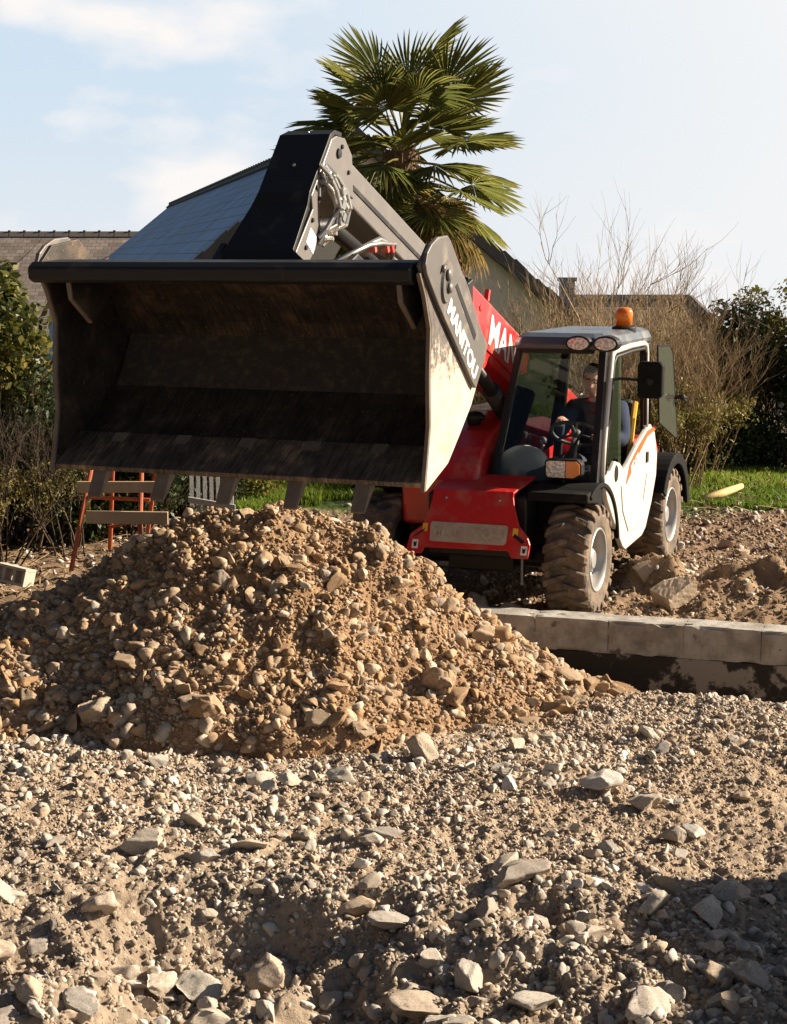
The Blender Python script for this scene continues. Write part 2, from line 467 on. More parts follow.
def scatter(name, pts, sizes, zf, material, variants=10, sub=1, sink=.25, seed=1):
    """thousands of pebbles joined into one countless mass"""
    r = np.random.default_rng(seed)
    Vs, Fs, Ts = [], [], []; off = 0
    var = [rock_shape(sub, r, 7 if sub == 1 else 13, 0, (.38, .75)) for _ in range(variants)]
    k = r.integers(variants, size=len(pts))
    Z = zf(pts[:, 0], pts[:, 1])
    for vi, (V, F) in enumerate(var):
        ii = np.where(k == vi)[0]
        if not len(ii): continue
        q = r.normal(size=(len(ii), 4)); q[:, 1:3] *= .35; q /= np.linalg.norm(q, axis=1)[:, None]
        w_, x, y, z = q.T
        M = np.stack([np.stack([1-2*(y*y+z*z), 2*(x*y-z*w_), 2*(x*z+y*w_)], -1), np.stack([2*(x*y+z*w_), 1-2*(x*x+z*z), 2*(y*z-x*w_)], -1), np.stack([2*(x*z-y*w_), 2*(y*z+x*w_), 1-2*(x*x+y*y)], -1)], 1)
        P = np.einsum('nij,vj->nvi', M, V) * sizes[ii][:, None, None]
        P[:, :, 0] += pts[ii, 0][:, None]; P[:, :, 1] += pts[ii, 1][:, None]
        P[:, :, 2] += (Z[ii] + sizes[ii] * (.5 - sink))[:, None]
        Vs.append(P.reshape(-1, 3))
        Fs.append((F[None] + (np.arange(len(ii)) * len(V))[:, None, None] + off).reshape(-1, 3))
        Ts.append(np.repeat(r.random(len(ii)), len(V))); off += len(ii) * len(V)
    return place(name, npmesh(name, np.concatenate(Vs), np.concatenate(Fs), np.concatenate(Ts)), material)

def crumbs(name, pts, sizes, zf, material, seed, parent=None):
    o = scatter(name, pts, sizes, zf, material, 24, 1, .55, seed)
    if parent: o.parent = parent
    return tag(o, kind='stuff')
def sizes_pow(n, lo, hi, p, r):
    return lo * (hi / lo) ** (r.random(n) ** p)

# ------------------------------------------------------------------ the heap
RX = [-3.9, -3.1, -2.36, -2.0, -1.57, -1.15, -.97, -.56, -.22, .10, .42, .88, 1.2, 1.45]
RZ = [0, .12, .38, .54, .79, 1.0, 1.04, 1.055, .98, .75, .45, .13, .03, 0]
def heap_z(X, Y):
    X = np.asarray(X, float); Y = np.asarray(Y, float)
    Xw = X + .10 * fbm(X, Y, 1.4, 3, 101); Yw = Y + .12 * fbm(X, Y, 1.6, 3, 102)
    Rr = np.interp(Xw, RX, RZ)
    dep = np.interp(Xw, [-3.9, -2.5, -.3, .3, .8, 1.2, 1.5], [1.0, 1.38, 1.45, 1.15, .85, .55, .3])
    u = np.abs(10.0 - Yw) / dep
    g = np.clip(1.03 - np.sqrt(u * u + .006) + .05 * np.exp(-((u - 1) / .15) ** 2), 0, 1)
    h = Rr * g
    return h
def heap_top(X, Y):
    h = heap_z(X, Y)
    m = smooth(.005, .10, h)
    return .012 + h + m * (.030 * fbm(X, Y, 4.5, 4, 111, .6) + .018 * (1 - np.abs(fbm(X, Y, 11, 3, 112)) - .6)) + .012 * m * np.abs(fbm(X, Y, 25, 2, 113)) - (1 - m) * .10
hx = axis([(-4.0, 1.6, .0155)]); hy = axis([(8.25, 11.6, .0155)])
HX, HY = np.meshgrid(hx, hy)
HZ = heap_top(HX, HY) + .05 * fbm(HX, HY, .45, 3, 3)
ny, nx = HX.shape
idx = np.arange(nx * ny).reshape(ny, nx)
HF = np.stack([idx[:-1, :-1], idx[:-1, 1:], idx[1:, 1:], idx[1:, :-1]], -1).reshape(-1, 4)
hv = np.stack([HX, HY, HZ], -1).reshape(-1, 3)
hh = heap_z(HX, HY).ravel()
keep = (hh[HF].max(1) > .006)
HF = HF[keep]
used = np.unique(HF); remap = -np.ones(len(hv), int); remap[used] = np.arange(len(used))
m, nt, b = new_mat('heap_earth')
n = nt.nodes.new; l = nt.links.new; tc = n('ShaderNodeTexCoord')
def noise2(scale, det=6, rough=.55):
    q = n('ShaderNodeTexNoise'); q.inputs['Scale'].default_value = scale; q.inputs['Detail'].default_value = det; q.inputs['Roughness'].default_value = rough
    l(tc.outputs['Object'], q.inputs['Vector']); return q.outputs['Fac']
c1 = ramp(nt, [(.32, (.20, .115, .06)), (.5, (.29, .175, .095)), (.7, (.37, .24, .14))], noise2(3, 8, .62))
c2 = ramp(nt, [(.3, (.17, .10, .06)), (.55, (.29, .185, .11)), (.75, (.40, .29, .19))], noise2(42, 6, .6))
mx = n('ShaderNodeMix'); mx.data_type = 'RGBA'; mx.inputs['Factor'].default_value = .5
l(c1, mx.inputs['A']); l(c2, mx.inputs['B']); l(mx.outputs['Result'], b.inputs['Base Color'])
b.inputs['Roughness'].default_value = .95; b.inputs['Specular IOR Level'].default_value = .15
bp = n('ShaderNodeBump'); bp.inputs['Strength'].default_value = .9; bp.inputs['Distance'].default_value = .012
l(noise2(90, 8, .65), bp.inputs['Height']); l(bp.outputs['Normal'], b.inputs['Normal'])
heap = place('rubble_heap', npmesh('rubble_heap', hv[used], remap[HF]), m)
tag(heap, 'big orange brown heap of earth and rubble in front of the red machine', 'heap')
def full_z(X, Y):
    return np.where(heap_z(X, Y) > .02, heap_top(X, Y) + .05 * fbm(X, Y, .45, 3, 3), ground_z(X, Y))

r = np.random.default_rng(5)
# pebbles of the heap: one part of the heap that nobody could count
n_ = 80000
P = np.stack([r.uniform(-3.6, 1.5, n_), r.uniform(8.4, 10.9, n_)], -1)
P = P[(heap_z(P[:, 0], P[:, 1]) > .015)]
P = P[r.random(len(P)) < .55 + .25 * fbm(P[:, 0], P[:, 1], 1.5, 2, 55)]
o = scatter('gravel', P[:9500], sizes_pow(len(P[:9500]), .007, .022, 1.0, r), full_z, BSTONE, 24, 1, .35, 2); o.parent = heap; tag(o, kind='stuff')
o = scatter('coarse_gravel', P[9500:14800], sizes_pow(len(P[9500:14800]), .016, .056, 1.6, r), full_z, BSTONE, 30, 2, .35, 3); o.parent = heap; tag(o, kind='stuff')
n_ = 150000
P = np.stack([r.uniform(-3.6, 1.5, n_), r.uniform(8.4, 10.6, n_)], -1)
P = P[(heap_z(P[:, 0], P[:, 1]) > .01)][:36000]
crumbs('soil_crumbs', P, sizes_pow(len(P), .006, .019, 1.6, r), full_z, EARTHC, 12, heap)
# pebbles of the flattened ground
def ground_pts(n, y0, y1, margin=.6):
    Y = np.sqrt(r.uniform(y0 ** 2, y1 ** 2, n)); X = r.uniform(-1, 1, n) * (.24 * Y + margin)
    P = np.stack([X, Y], -1)
    return P[heap_z(X, Y) < .01]
P = ground_pts(52000, 5.0, 10.0)
P = P[r.random(len(P)) < .20 + .35 * fbm(P[:, 0], P[:, 1], 1.3, 3, 66)]
o = scatter('gravel', P, sizes_pow(len(P), .005, .017, 1.2, r), ground_z, STONE, 24, 1, .42, 4); tag(o, kind='stuff')
P = ground_pts(11500, 5.0, 10.0)
P = P[r.random(len(P)) < .42 + .5 * fbm(P[:, 0], P[:, 1], 1.1, 3, 67)]
o = scatter('gravel', P, sizes_pow(len(P), .015, .040, 1.7, r), ground_z, STONE, 36, 2, .44, 6); tag(o, kind='stuff')
Y = r.uniform(11.6, 17.4, 2000); X = r.uniform(-3.4, 6, 2000)
P = np.stack([X, Y], -1); P = P[(heap_z(X, Y) < .01) & (((X - WALL_P[0]) * WALL_N[0] + (Y - WALL_P[1]) * WALL_N[1]) < -.3)]
o = scatter('gravel', P, sizes_pow(len(P), .012, .045, 1.5, r), ground_z, STONE, 10, 1, .25, 8); tag(o, kind='stuff')

P = ground_pts(95000, 5.0, 9.8, .4)
P = P[r.random(len(P)) < .62 + .4 * fbm(P[:, 0], P[:, 1], 2.0, 3, 68)]
nb = P[:, 1] < 6.75 + .3 * vnoise(P[:, 0] * 2, P[:, 1] * 2, 3)
crumbs('soil_crumbs', P[~nb], sizes_pow(int((~nb).sum()), .005, .014, 1.4, r), ground_z, SOILC, 13)
crumbs('soil_crumbs', P[nb], sizes_pow(int(nb.sum()), .006, .019, 1.5, r), ground_z, BANKC, 14)
Y = r.uniform(11.3, 17.0, 20000); X = r.uniform(.3, 5.2, 20000); P = np.stack([X, Y], -1)
P = P[((X - WALL_P[0]) * WALL_N[0] + (Y - WALL_P[1]) * WALL_N[1]) < -.26]
crumbs('soil_crumbs', P, sizes_pow(len(P), .008, .030, 2.0, r), ground_z, MUDC, 15)

# countable stones
shapes = []
for i in range(14):
    V, F = rock_shape(4, r, 13, .085)
    mm_ = npmesh('stone', V, F, np.full(len(V), 0.0))
    bs = mm_.copy()
    mm_.materials.append(STONE); bs.materials.append(BSTONE)
    shapes.append((mm_, bs))
def put_stone(x, y, size, label, group, brown, zf, rot=None, sink=.3, squash=1.0, cat='stone', lift=0):
    o = bpy.data.objects.new('stone', shapes[rnd.randrange(14)][1 if brown else 0])
    col.objects.link(o)
    o.location = (x, y, float(zf(x, y)) + size * (.5 - sink) + lift)
    o.rotation_euler = rot or (rnd.uniform(-.45, .45), rnd.uniform(-.45, .45), rnd.uniform(0, 6.28))
    o.scale = (size, size * rnd.uniform(.8, 1.1), size * rnd.uniform(.75, 1.15) * squash)
    return tag(o, label, cat, group)
cnt = 0
while cnt < 105:
    x, y = rnd.uniform(-2.9, 1.35), rnd.uniform(8.5, 10.1)
    h = float(heap_z(x, y))
    if h < .012 or (rnd.random() > .25 + (1.0 - h) * .9): continue
    toe = h < .25
    put_stone(x, y, rnd.choice((.042, .048, .054, .062, .072, .088)) * (1.2 if toe else 1), 'brown stone lodged in the slope of the rubble heap' if not toe else 'brown stone at the foot of the rubble heap',
              'stones on the rubble heap' if not toe else 'stones along the foot of the heap', True, full_z); cnt += 1
cnt = 0
while cnt < 140:
    y = math.sqrt(rnd.uniform(5.4 ** 2, 9.3 ** 2)) if cnt % 5 < 3 else rnd.uniform(5.4, 6.9); x = rnd.uniform(-1, 1) * (.235 * y + .12)
    if float(heap_z(x, y)) > .005: continue
    if (x - WALL_P[0]) * WALL_N[0] + (y - WALL_P[1]) * WALL_N[1] < 1.3: continue
    low = y < 6.6
    s_ = rnd.choice((.036, .04, .045, .05, .058, .07, .085)) * (.95 if not low else 1.05)
    put_stone(x, y, s_, 'grey tan stone lodged in the rough bank nearest the bottom of the photo' if low else 'grey tan stone lying on the flattened dirt before the heap',
              'stones in the near bank' if low else 'stones on the flattened dirt', False, ground_z, squash=.95, sink=.22); cnt += 1
# stones one can pick out
SPEC = [
 (-1.08, 7.02, .105, 'large pale grey stone on the flat dirt at left below the heap', False, .75),
 (-.05, 7.16, .10, 'flat grey slab of stone tilted over a smaller grey stone', False, .45),
 (-.09, 7.04, .062, 'small rounded grey stone under the tilted flat slab', False, 1),
 (.52, 6.62, .135, 'long pale flat stone on the crest of the near bank', False, .5),
 (-.02, 6.36, .10, 'blue grey slab resting on the near bank below the long pale stone', False, .5),
 (-.48, 6.22, .10, 'upright pale tan stone standing in the dark near bank', False, 1.5),
 (-.66, 5.78, .11, 'broad tan stone low in the dark near bank at left', False, .9),
 (.06, 5.86, .10, 'pale round stone at the bottom beside a flat one', False, 1.2),
 (.08, 5.70, .12, 'flat pale stone at the very bottom in front of the round stone', False, .5),
 (.70, 6.18, .065, 'pale almond shaped stone standing on end near the shadow edge', False, 1.6),
 (.83, 6.20, .055, 'small pale egg shaped stone just left of the large shadow', False, 1.1),
 (.95, 9.40, .115, 'big tan boulder at the right foot of the heap', True, 1.1),
 (.16, 8.42, .095, 'pale pointed stone at the front foot of the heap', False, 1.2),
 (-.40, 8.60, .085, 'rusty orange stone at the front foot of the heap', True, .9),
 (.98, 7.75, .11, 'broad pale tan stone on the flat dirt right of centre', False, .6),
 (-.62, 7.0, .085, 'low whitish stone on the flat dirt left of centre', False, .6),
 (1.35, 7.3, .06, 'lone tan stone on the smooth sandy dirt at right', False, .9),
 (-.95, 5.75, .06, 'round grey brown stone at bottom left of the near bank', False, 1.1),
 (-.30, 5.62, .085, 'blue grey angular stone at the bottom of the near bank', False, .9),
 (.48, 5.55, .11, 'slanting grey slab at the bottom edge of the near bank', False, .6),
]
for x, y, s_, lab, br, sq in SPEC:
    put_stone(x, y, s_ * .95, lab, None, br, full_z, rot=(rnd.uniform(-.2, .2), rnd.uniform(-.2, .2), rnd.uniform(-.5, .5)), sink=.22 if sq > .6 else .1, squash=sq)
for x, y, s_, lab in ((.60, 12.0, .15, 'tallest grey stone in the shade under the red apron'), (.38, 12.05, .12, 'left grey stone in the shade beneath the machine'), (.84, 12.0, .11, 'right grey stone in the shade beside the front tyre')):
    put_stone(x, y, s_, lab, None, False, ground_z, squash=1.3, sink=.15)
for k in range(22):
    x, y = rnd.uniform(2.1, 4.6), rnd.uniform(13.2, 16.9)
    put_stone(x, y, rnd.uniform(.05, .09), 'small stone on the churned soil behind the low concrete wall', 'stones on the soil behind the wall', False, ground_z)

# ------------------------------------------------------------------ low concrete wall
m, nt, b = new_mat('cast_concrete')
n = nt.nodes.new; l = nt.links.new; tc = n('ShaderNodeTexCoord')
def noise3(scale, det=6, rough=.55):
    q = n('ShaderNodeTexNoise'); q.inputs['Scale'].default_value = scale; q.inputs['Detail'].default_value = det; q.inputs['Roughness'].default_value = rough
    l(tc.outputs['Object'], q.inputs['Vector']); return q.outputs['Fac']
base = ramp(nt, [(.3, (.28, .26, .23)), (.5, (.40, .375, .335)), (.7, (.49, .465, .42))], noise3(9, 8, .65))
sp = ramp(nt, [(.40, (.72, .69, .65)), (.54, (1, 1, 1)), (.64, (1, .98, .95)), (.68, (.38, .34, .30))], noise3(5.5, 6, .62))
mu = n('ShaderNodeMix'); mu.data_type = 'RGBA'; mu.blend_type = 'MULTIPLY'; mu.inputs['Factor'].default_value = 1
l(base, mu.inputs['A']); l(sp, mu.inputs['B'])
l(mu.outputs['Result'], b.inputs['Base Color']); b.inputs['Roughness'].default_value = .92
bp = n('ShaderNodeBump'); bp.inputs['Strength'].default_value = .8; bp.inputs['Distance'].default_value = .010
l(noise3(120, 8, .7), bp.inputs['Height']); l(bp.outputs['Normal'], b.inputs['Normal'])
CONC = m
m, nt, b = new_mat('tarred_block')
n = nt.nodes.new; l = nt.links.new; tc = n('ShaderNodeTexCoord')
c = ramp(nt, [(.51, (.025, .021, .017)), (.545, (.06, .05, .042)), (.57, (.27, .245, .215))], noise3(3.4, 6, .62))
l(c, b.inputs['Base Color']); b.inputs['Roughness'].default_value = .85
bp = n('ShaderNodeBump'); bp.inputs['Strength'].default_value = .6; bp.inputs['Distance'].default_value = .01
l(noise3(40, 8, .7), bp.inputs['Height']); l(bp.outputs['Normal'], b.inputs['Normal'])
TAR = m
ang = math.atan2(WALL_D[1], WALL_D[0])
wall = empty('foundation_wall', (WALL_P[0], WALL_P[1], 0), ang)
tag(wall, 'low grey concrete block wall with a dark tarred foot beside the trench', 'wall')
import bmesh
mb = MB(); x = -.55
while x < 6.2:
    ln = .4985
    bmc = bmesh.new(); bmesh.ops.create_cube(bmc, size=1)
    bmesh.ops.subdivide_edges(bmc, edges=bmc.edges[:], cuts=9, use_grid_fill=True)
    dy = rnd.uniform(-.003, .003); dz = rnd.uniform(-.003, .003)
    for v in bmc.verts:
        ex_, ey_, ez_ = (abs(c) > .49 for c in v.co)
        nedge = ex_ + ey_ + ez_
        sx, sy, sz = (1 if c > 0 else -1 for c in v.co)
        wx = x + ln / 2 + v.co.x * ln
        chip = max(0, float(vnoise(wx * 9, v.co.z * 3 + v.co.y * 5, 31)) - .15) * .030 if nedge >= 2 else .0025 * float(vnoise(wx * 14, v.co.y * 5 + v.co.z * 3, 33))
        if nedge >= 2 and ex_: wx -= sx * chip * .5
        v.co = (wx, .115 + dy + v.co.y * .23 - (sy * chip if ey_ else 0), .04 + dz + v.co.z * .22 - (sz * chip if ez_ else 0))
    bmc.verts.index_update()
    mb.add([v.co[:] for v in bmc.verts], [tuple(v.index for v in f.verts) for f in bmc.faces]); bmc.free()
    x += .5
mb.build('coping_block', CONC, wall)
MB().box((2.8, .125, -.03), (6.8, .19, .10)).build('mortar_bed', CONC, wall)
MB().box((2.8, .115, -.37), (6.9, .222, .60)).build('tarred_foot', TAR, wall, bev=.004)
# small dark lifting holes in the coping
hb = MB()
for hx_, dx in ((.02, .05), (1.55, .03), (2.62, .02)):
    hb.lathe([(.028 + dx * .3, 0), (.028 + dx * .3, .0035)], 14, Matrix.Translation((hx_, .09, .149)))
hb.build('hole', mat('hole_dark', (.02, .018, .015), .9), wall)

# broken blocks behind the wall
def chunk(name, loc, dims, rot, label, material, cat='block'):
    import bmesh
    bm = bmesh.new(); bmesh.ops.create_cube(bm, size=1)
    bmesh.ops.subdivide_edges(bm, edges=bm.edges[:], cuts=7, use_grid_fill=True)
    r_ = random.Random(len(label))
    for v in bm.verts:
        q = Vector(v.co)
        k_ = max(0, (q.x + q.y + q.z) - .95) * .6
        v.co -= Vector((1, 1, 1)) * k_ * .4
        v.co += Vector((r_.uniform(-1, 1), r_.uniform(-1, 1), r_.uniform(-1, 1))) * .012
        v.co.x *= dims[0]; v.co.y *= dims[1]; v.co.z *= dims[2]
    me = bpy.data.meshes.new(name); bm.to_mesh(me); bm.free()
    o = place(name, me, material); o.location = loc; o.rotation_euler = rot
    return tag(o, label, cat)
BLOCK = mat('tan_block', (.42, .33, .235), .92, var=.2, vscale=8, dirt=.35, dirt_col=(.25, .16, .09), bump=.5, bscale=50)
chunk('broken_block', (2.05, 12.15, .10), (.26, .20, .20), (R(14), R(-28), R(28)), 'large tan broken block tilted on the soil behind the wall', BLOCK)
chunk('broken_block', (1.93, 12.62, .14), (.13, .10, .26), (R(8), R(-32), R(10)), 'narrow tan block shard standing behind the large broken block', BLOCK)
# hollow block at far left
hbk = MB()
hl, hd, hh_ = .29, .14, .15; t = .023
for (cx, cy, dx, dy) in ((0, -hd/2 + t/2, hl, t), (0, hd/2 - t/2, hl, t), (-hl/2 + t/2, 0, t, hd - 2*t), (hl/2 - t/2, 0, t, hd - 2*t), (-hl/6 + .002, 0, t, hd - 2*t), (hl/6, 0, t, hd - 2*t)):
    hbk.box((cx, cy, 0), (dx, dy, hh_))
o = hbk.build('hollow_block', mat('pale_block', (.42, .37, .30), .95, var=.15, bump=.5, bscale=50), bev=.004)
o.location = (-2.93, 12.9, .11); o.rotation_euler = (R(78), R(8), R(-22))
tag(o, 'pale hollow concrete block lying on its side beneath the left hedge', 'block')
# unseen steel box added outside the frame to throw the square shadow, bottom right
def shadow_caster(x0, x1, y0, y1, h, label):
    rt = empty('shadow_caster', ((x0 + x1) / 2, (y0 + y1) / 2, -.25)); tag(rt, label, 'shadow caster')
    w_, d_ = x1 - x0, y1 - y0; st = mat('caster_steel', (.10, .15, .20), .5, var=.1, dirt=.3, bump=.1)
    q = MB()
    q.box((0, 0, (h + .25) / 2 + .05), (w_ - .06, d_ - .06, h + .15))
    k = int(d_ / .2)
    for i in range(k):
        for sx in (-1, 1): q.box((sx * (w_ / 2 - .02), -d_ / 2 + (i + .5) * d_ / k, (h + .25) / 2), (.038, .1, h + .08))
    q.build('caster_body', st, rt, bev=.004)
    q = MB()
    for sx in (-1, 1):
        for sy in (-1, 1): q.box((sx * (w_ / 2 - .03), sy * (d_ / 2 - .03), (h + .25) / 2), (.06, .06, h + .25))
    q.box((0, 0, h + .21), (w_, d_, .08)); q.build('caster_frame', st, rt, bev=.004)
    for sx in (-1, 1):
        q = MB(); q.box((sx * w_ / 4, -d_ / 2 - .008, (h + .25) / 2), (w_ / 2 - .08, .03, h)); dr = q.build('caster_door', st, rt, bev=.004)
        q = MB(); q.tube([Vector((sx * .08, -d_ / 2 - .045, .25)), Vector((sx * .08, -d_ / 2 - .045, h))], .014, 8); q.build('locking_bar', CONC, dr)
    return rt
# ------------------------------------------------------------------ telehandler
# machine coordinates: F forward of the front axle, Lf towards the machine's left side, U up
ALPHA = R(22)
tele = empty('telehandler', (0.64, 12.27, 0.0), -ALPHA)
tag(tele, 'red and white compact telehandler with raised black bucket standing behind the rubble heap', 'telehandler')
def V3(F, Lf, U): return Vector((Lf, -F, U))
def fu(p, t): return V3(p[0], t, p[1])       # polygon in (F,U) extruded along Lf
def lu(p, t): return V3(t, p[0], p[1])       # polygon in (Lf,U) extruded along F
def fl(p, t): return V3(p[0], p[1], t)       # polygon in (F,Lf) extruded along U

RED = mat('red_paint', (.50, .014, .012), .34, var=.08, dirt=.34, dirt_col=(.34, .17, .11), dscale=5, coat=.35)
BLACK = mat('black_paint', (.013, .012, .012), .5, spec=.3, var=.2, dirt=.12, dirt_col=(.10, .08, .065), dscale=5)
PLASTIC = mat('black_plastic', (.009, .009, .009), .75, spec=.12, var=.2, dirt=.15, dirt_col=(.05, .04, .03), dscale=4, bump=.15, bscale=200)
GREY = mat('grey_paint', (.135, .122, .112), .42, metal=.0, var=.10, dirt=.25, dirt_col=(.13, .11, .09), dscale=6)
CREAM = mat('white_paint', (.60, .565, .52), .32, var=.04, dirt=.42, dirt_col=(.50, .41, .31), dscale=4, coat=.2)
ROOF = mat('roof_paint', (.06, .075, .09), .34, var=.06, dirt=.25, coat=.1)
RUBBER = mat('tyre_rubber', (.055, .045, .038), .9, var=.3, vscale=9, dirt=.80, dirt_col=(.24, .17, .11), dscale=6, bump=.5, bscale=45)
RIM = mat('rim_paint', (.36, .35, .335), .38, metal=.35, var=.08, dirt=.3, dirt_col=(.28, .22, .16), dscale=6)
CHROME = mat('braided_steel', (.46, .44, .41), .32, metal=.95, var=.3, vscale=90)
GLASS = glass_mat('cab_glass', (.92, .94, .93), .008)
AMBER, _nt, _b = new_mat('amber_lens')
_b.inputs['Base Color'].default_value = (.95, .26, .01, 1); _b.inputs['Roughness'].default_value = .15
_b.inputs['Transmission Weight'].default_value = .35; _b.inputs['Coat Weight'].default_value = .5
LENS, _nt, _b = new_mat('clear_lens')
_b.inputs['Base Color'].default_value = (.62, .56, .48, 1); _b.inputs['Metallic'].default_value = .7; _b.inputs['Roughness'].default_value = .22
_b.inputs['Coat Weight'].default_value = 1
_b.inputs['Base Color'].default_value = (.78, .74, .66, 1); _b.inputs['Metallic'].default_value = .35
for _mt in (LENS,):
    _nt2 = _mt.node_tree; _v = _nt2.nodes.new('ShaderNodeTexVoronoi'); _v.inputs['Scale'].default_value = 38; _tc2 = _nt2.nodes.new('ShaderNodeTexCoord'); _nt2.links.new(_tc2.outputs['Object'], _v.inputs['Vector'])
    _bp2 = _nt2.nodes.new('ShaderNodeBump'); _bp2.inputs['Strength'].default_value = .8; _bp2.inputs['Distance'].default_value = .02; _nt2.links.new(_v.outputs['Distance'], _bp2.inputs['Height']); _nt2.links.new(_bp2.outputs['Normal'], _b.inputs['Normal'])
OLENS, _nt, _b = new_mat('orange_lens')
_b.inputs['Base Color'].default_value = (.80, .22, .03, 1); _b.inputs['Roughness'].default_value = .2; _b.inputs['Coat Weight'].default_value = 1
WHITE = mat('white_decal', (.80, .78, .75), .5, var=.05, dirt=.15, dirt_col=(.4, .33, .26))
YELLOW = mat('yellow_decal', (.75, .42, .03), .5)
ORANGE = mat('orange_decal', (.72, .10, .02), .4)

HAZEG = glass_mat('hazy_glass', (.80, .84, .80), .02)
_n = HAZEG.node_tree.nodes; _df = _n.new('ShaderNodeBsdfDiffuse'); _df.inputs['Color'].default_value = (.42, .42, .36, 1)  # diffuse grey haze mixed in to brighten the folded pane
_ms = _n.new('ShaderNodeMixShader'); _ms.inputs[0].default_value = .07; _o = [q for q in _n if q.type == 'OUTPUT_MATERIAL'][0]
_src = _o.inputs['Surface'].links[0].from_socket
HAZEG.node_tree.links.new(_src, _ms.inputs[1]); HAZEG.node_tree.links.new(_df.outputs[0], _ms.inputs[2]); HAZEG.node_tree.links.new(_ms.outputs[0], _o.inputs['Surface'])

# ---- wheels
def wheel_meshes():
    T = MB()
    ax = Matrix.Rotation(R(90), 4, 'Y')          # lathe axis -> x (sideways)
    T.lathe([(.215, -.13), (.25, -.148), (.31, -.158), (.352, -.152), (.372, -.13), (.376, -.06), (.376, .06), (.372, .13), (.352, .152), (.31, .158), (.25, .148), (.215, .13)], 56, ax, closed=True)
    nl = 19
    for side in (-1, 1):
        for k in range(nl):
            a0 = 2 * math.pi * (k + (.5 if side > 0 else 0)) / nl
            prev = None
            # bar lug curving from the centre of the tread over the shoulder
            st = [(-.018, .0, .386, .016), (.04, .05, .404, .021), (.10, .12, .404, .024), (.145, .175, .398, .026), (.166, .19, .372, .027), (.166, .195, .338, .024)]
            ring = []
            for (xx, da, rr, hw) in st:
                aa = a0 + da; q = []
                inn = rr - .045
                for (r_, h_) in ((inn, -hw * 1.35), (rr, -hw), (rr, hw), (inn, hw * 1.35)):
                    an = aa + h_ / .39
                    x_ = side * xx if r_ == rr else side * (xx - (.03 if xx > .15 else 0))
                    q.append(Vector((x_, r_ * math.cos(an), r_ * math.sin(an))))
                ring.append(q)
            b_ = len(T.v)
            fs = [(b_, b_+1, b_+2, b_+3)]
            for i in range(len(ring) - 1):
                for j in range(4):
                    j2 = (j + 1) % 4
                    fs.append((b_ + i*4 + j, b_ + (i+1)*4 + j, b_ + (i+1)*4 + j2, b_ + i*4 + j2))
            e = b_ + (len(ring) - 1) * 4
            fs.append((e+3, e+2, e+1, e))
            T.v.extend(tuple(p) for q in ring for p in q); T.f.extend(fs)
    Rm = MB()
    Rm.lathe([(.222, -.12), (.232, .142), (.226, .150), (.215, .146), (.205, .115), (.196, .06), (.165, .045), (.12, .055), (.10, .075), (.0, .075), (.0, -.10), (.2, -.12)], 44, ax)
    H = MB()
    H.lathe([(.0, .07), (.082, .07), (.082, .095), (.062, .115), (.0, .118)], 24, ax)
    for k in range(8):
        a = 2 * math.pi * k / 8
        H.lathe([(.0, .045), (.015, .045), (.015, .075), (.0, .078)], 6, Matrix.Translation((0, .14 * math.cos(a), .14 * math.sin(a))) @ ax)
    return T, Rm, H
T, Rm, H = wheel_meshes()
wh = bpy.data.objects.new('wheel', None); wh.empty_display_size = .1; col.objects.link(wh); wh.parent = tele
T.build('tyre', RUBBER, wh, bev=.006, seg=1)
Rm.build('rim', RIM, wh, smooth=True)
H.build('hub', RIM, wh, bev=.003)
wh.location = V3(0, .74, .40)
for F_, s_ in ((0, -1), (-2.3, 1), (-2.3, -1)):
    c = copy_tree(wh, tele)
    c.location = V3(F_, .74 * s_, .40)
    c.rotation_euler = (rnd.uniform(0, 6), 0, 0 if s_ > 0 else math.pi)

# ---- chassis
q = MB()
q.prism([(.30, .42), (.30, .86), (.0, .92), (-.5, .80), (-2.7, .85), (-2.85, .70), (-2.8, .38), (-1.6, .30), (-.4, .30)], fu, -.30, .44)
q.tube([V3(0, -.6, .4), V3(0, .6, .4)], .085, 14)
q.tube([V3(-2.3, -.6, .4), V3(-2.3, .6, .4)], .085, 14)
q.box(V3(0, .05, .42), (.5, .3, .26))
q.prism([(-.75, .33), (-.75, .62), (-1.7, .62), (-1.55, .36)], fu, .44, .82)     # step box under the cab
q.build('chassis', BLACK, tele, bev=.012)
# front apron
q = MB()
# top plate, upper sloped face and lower face with spreading feet
def face(pts, th=.02):
    a = [V3(*p) for p in pts]
    nrm = (a[1] - a[0]).cross(a[2] - a[0]).normalized()
    n_ = len(a)
    q.add(a + [p - nrm * th for p in a], [tuple(range(n_)), tuple(range(2*n_-1, n_-1, -1))] + [(i, n_ + i, n_ + (i+1) % n_, (i+1) % n_) for i in range(n_)])
face([(.36, -.235, .905), (.36, .365, .905), (.05, .43, .985), (.05, -.20, .985)])
q.build('apron_top', RED, tele, bev=.006)
q = MB()
FX = lambda u: .36 + (.905 - u) * .36
out = [(-.235, .905), (-.235, .84), (-.25, .75), (-.285, .65), (-.37, .585), (-.385, .49), (-.385, .455), (-.27, .455), (-.25, .50), (.37, .51), (.40, .465), (.52, .465), (.525, .56), (.50, .61), (.43, .68), (.385, .79), (.365, .87), (.365, .905)]
vs = [V3(FX(u), l_, u) for l_, u in out]; nn = len(out)
bk = [V3(FX(u) - .022, l_, u) for l_, u in out]
q.add(vs + bk, [tuple(range(nn)), tuple(range(2*nn-1, nn-1, -1))] + [(i, nn+i, nn+(i+1) % nn, (i+1) % nn) for i in range(nn)])
ap = q.build('front_apron', RED, tele, bev=.004)
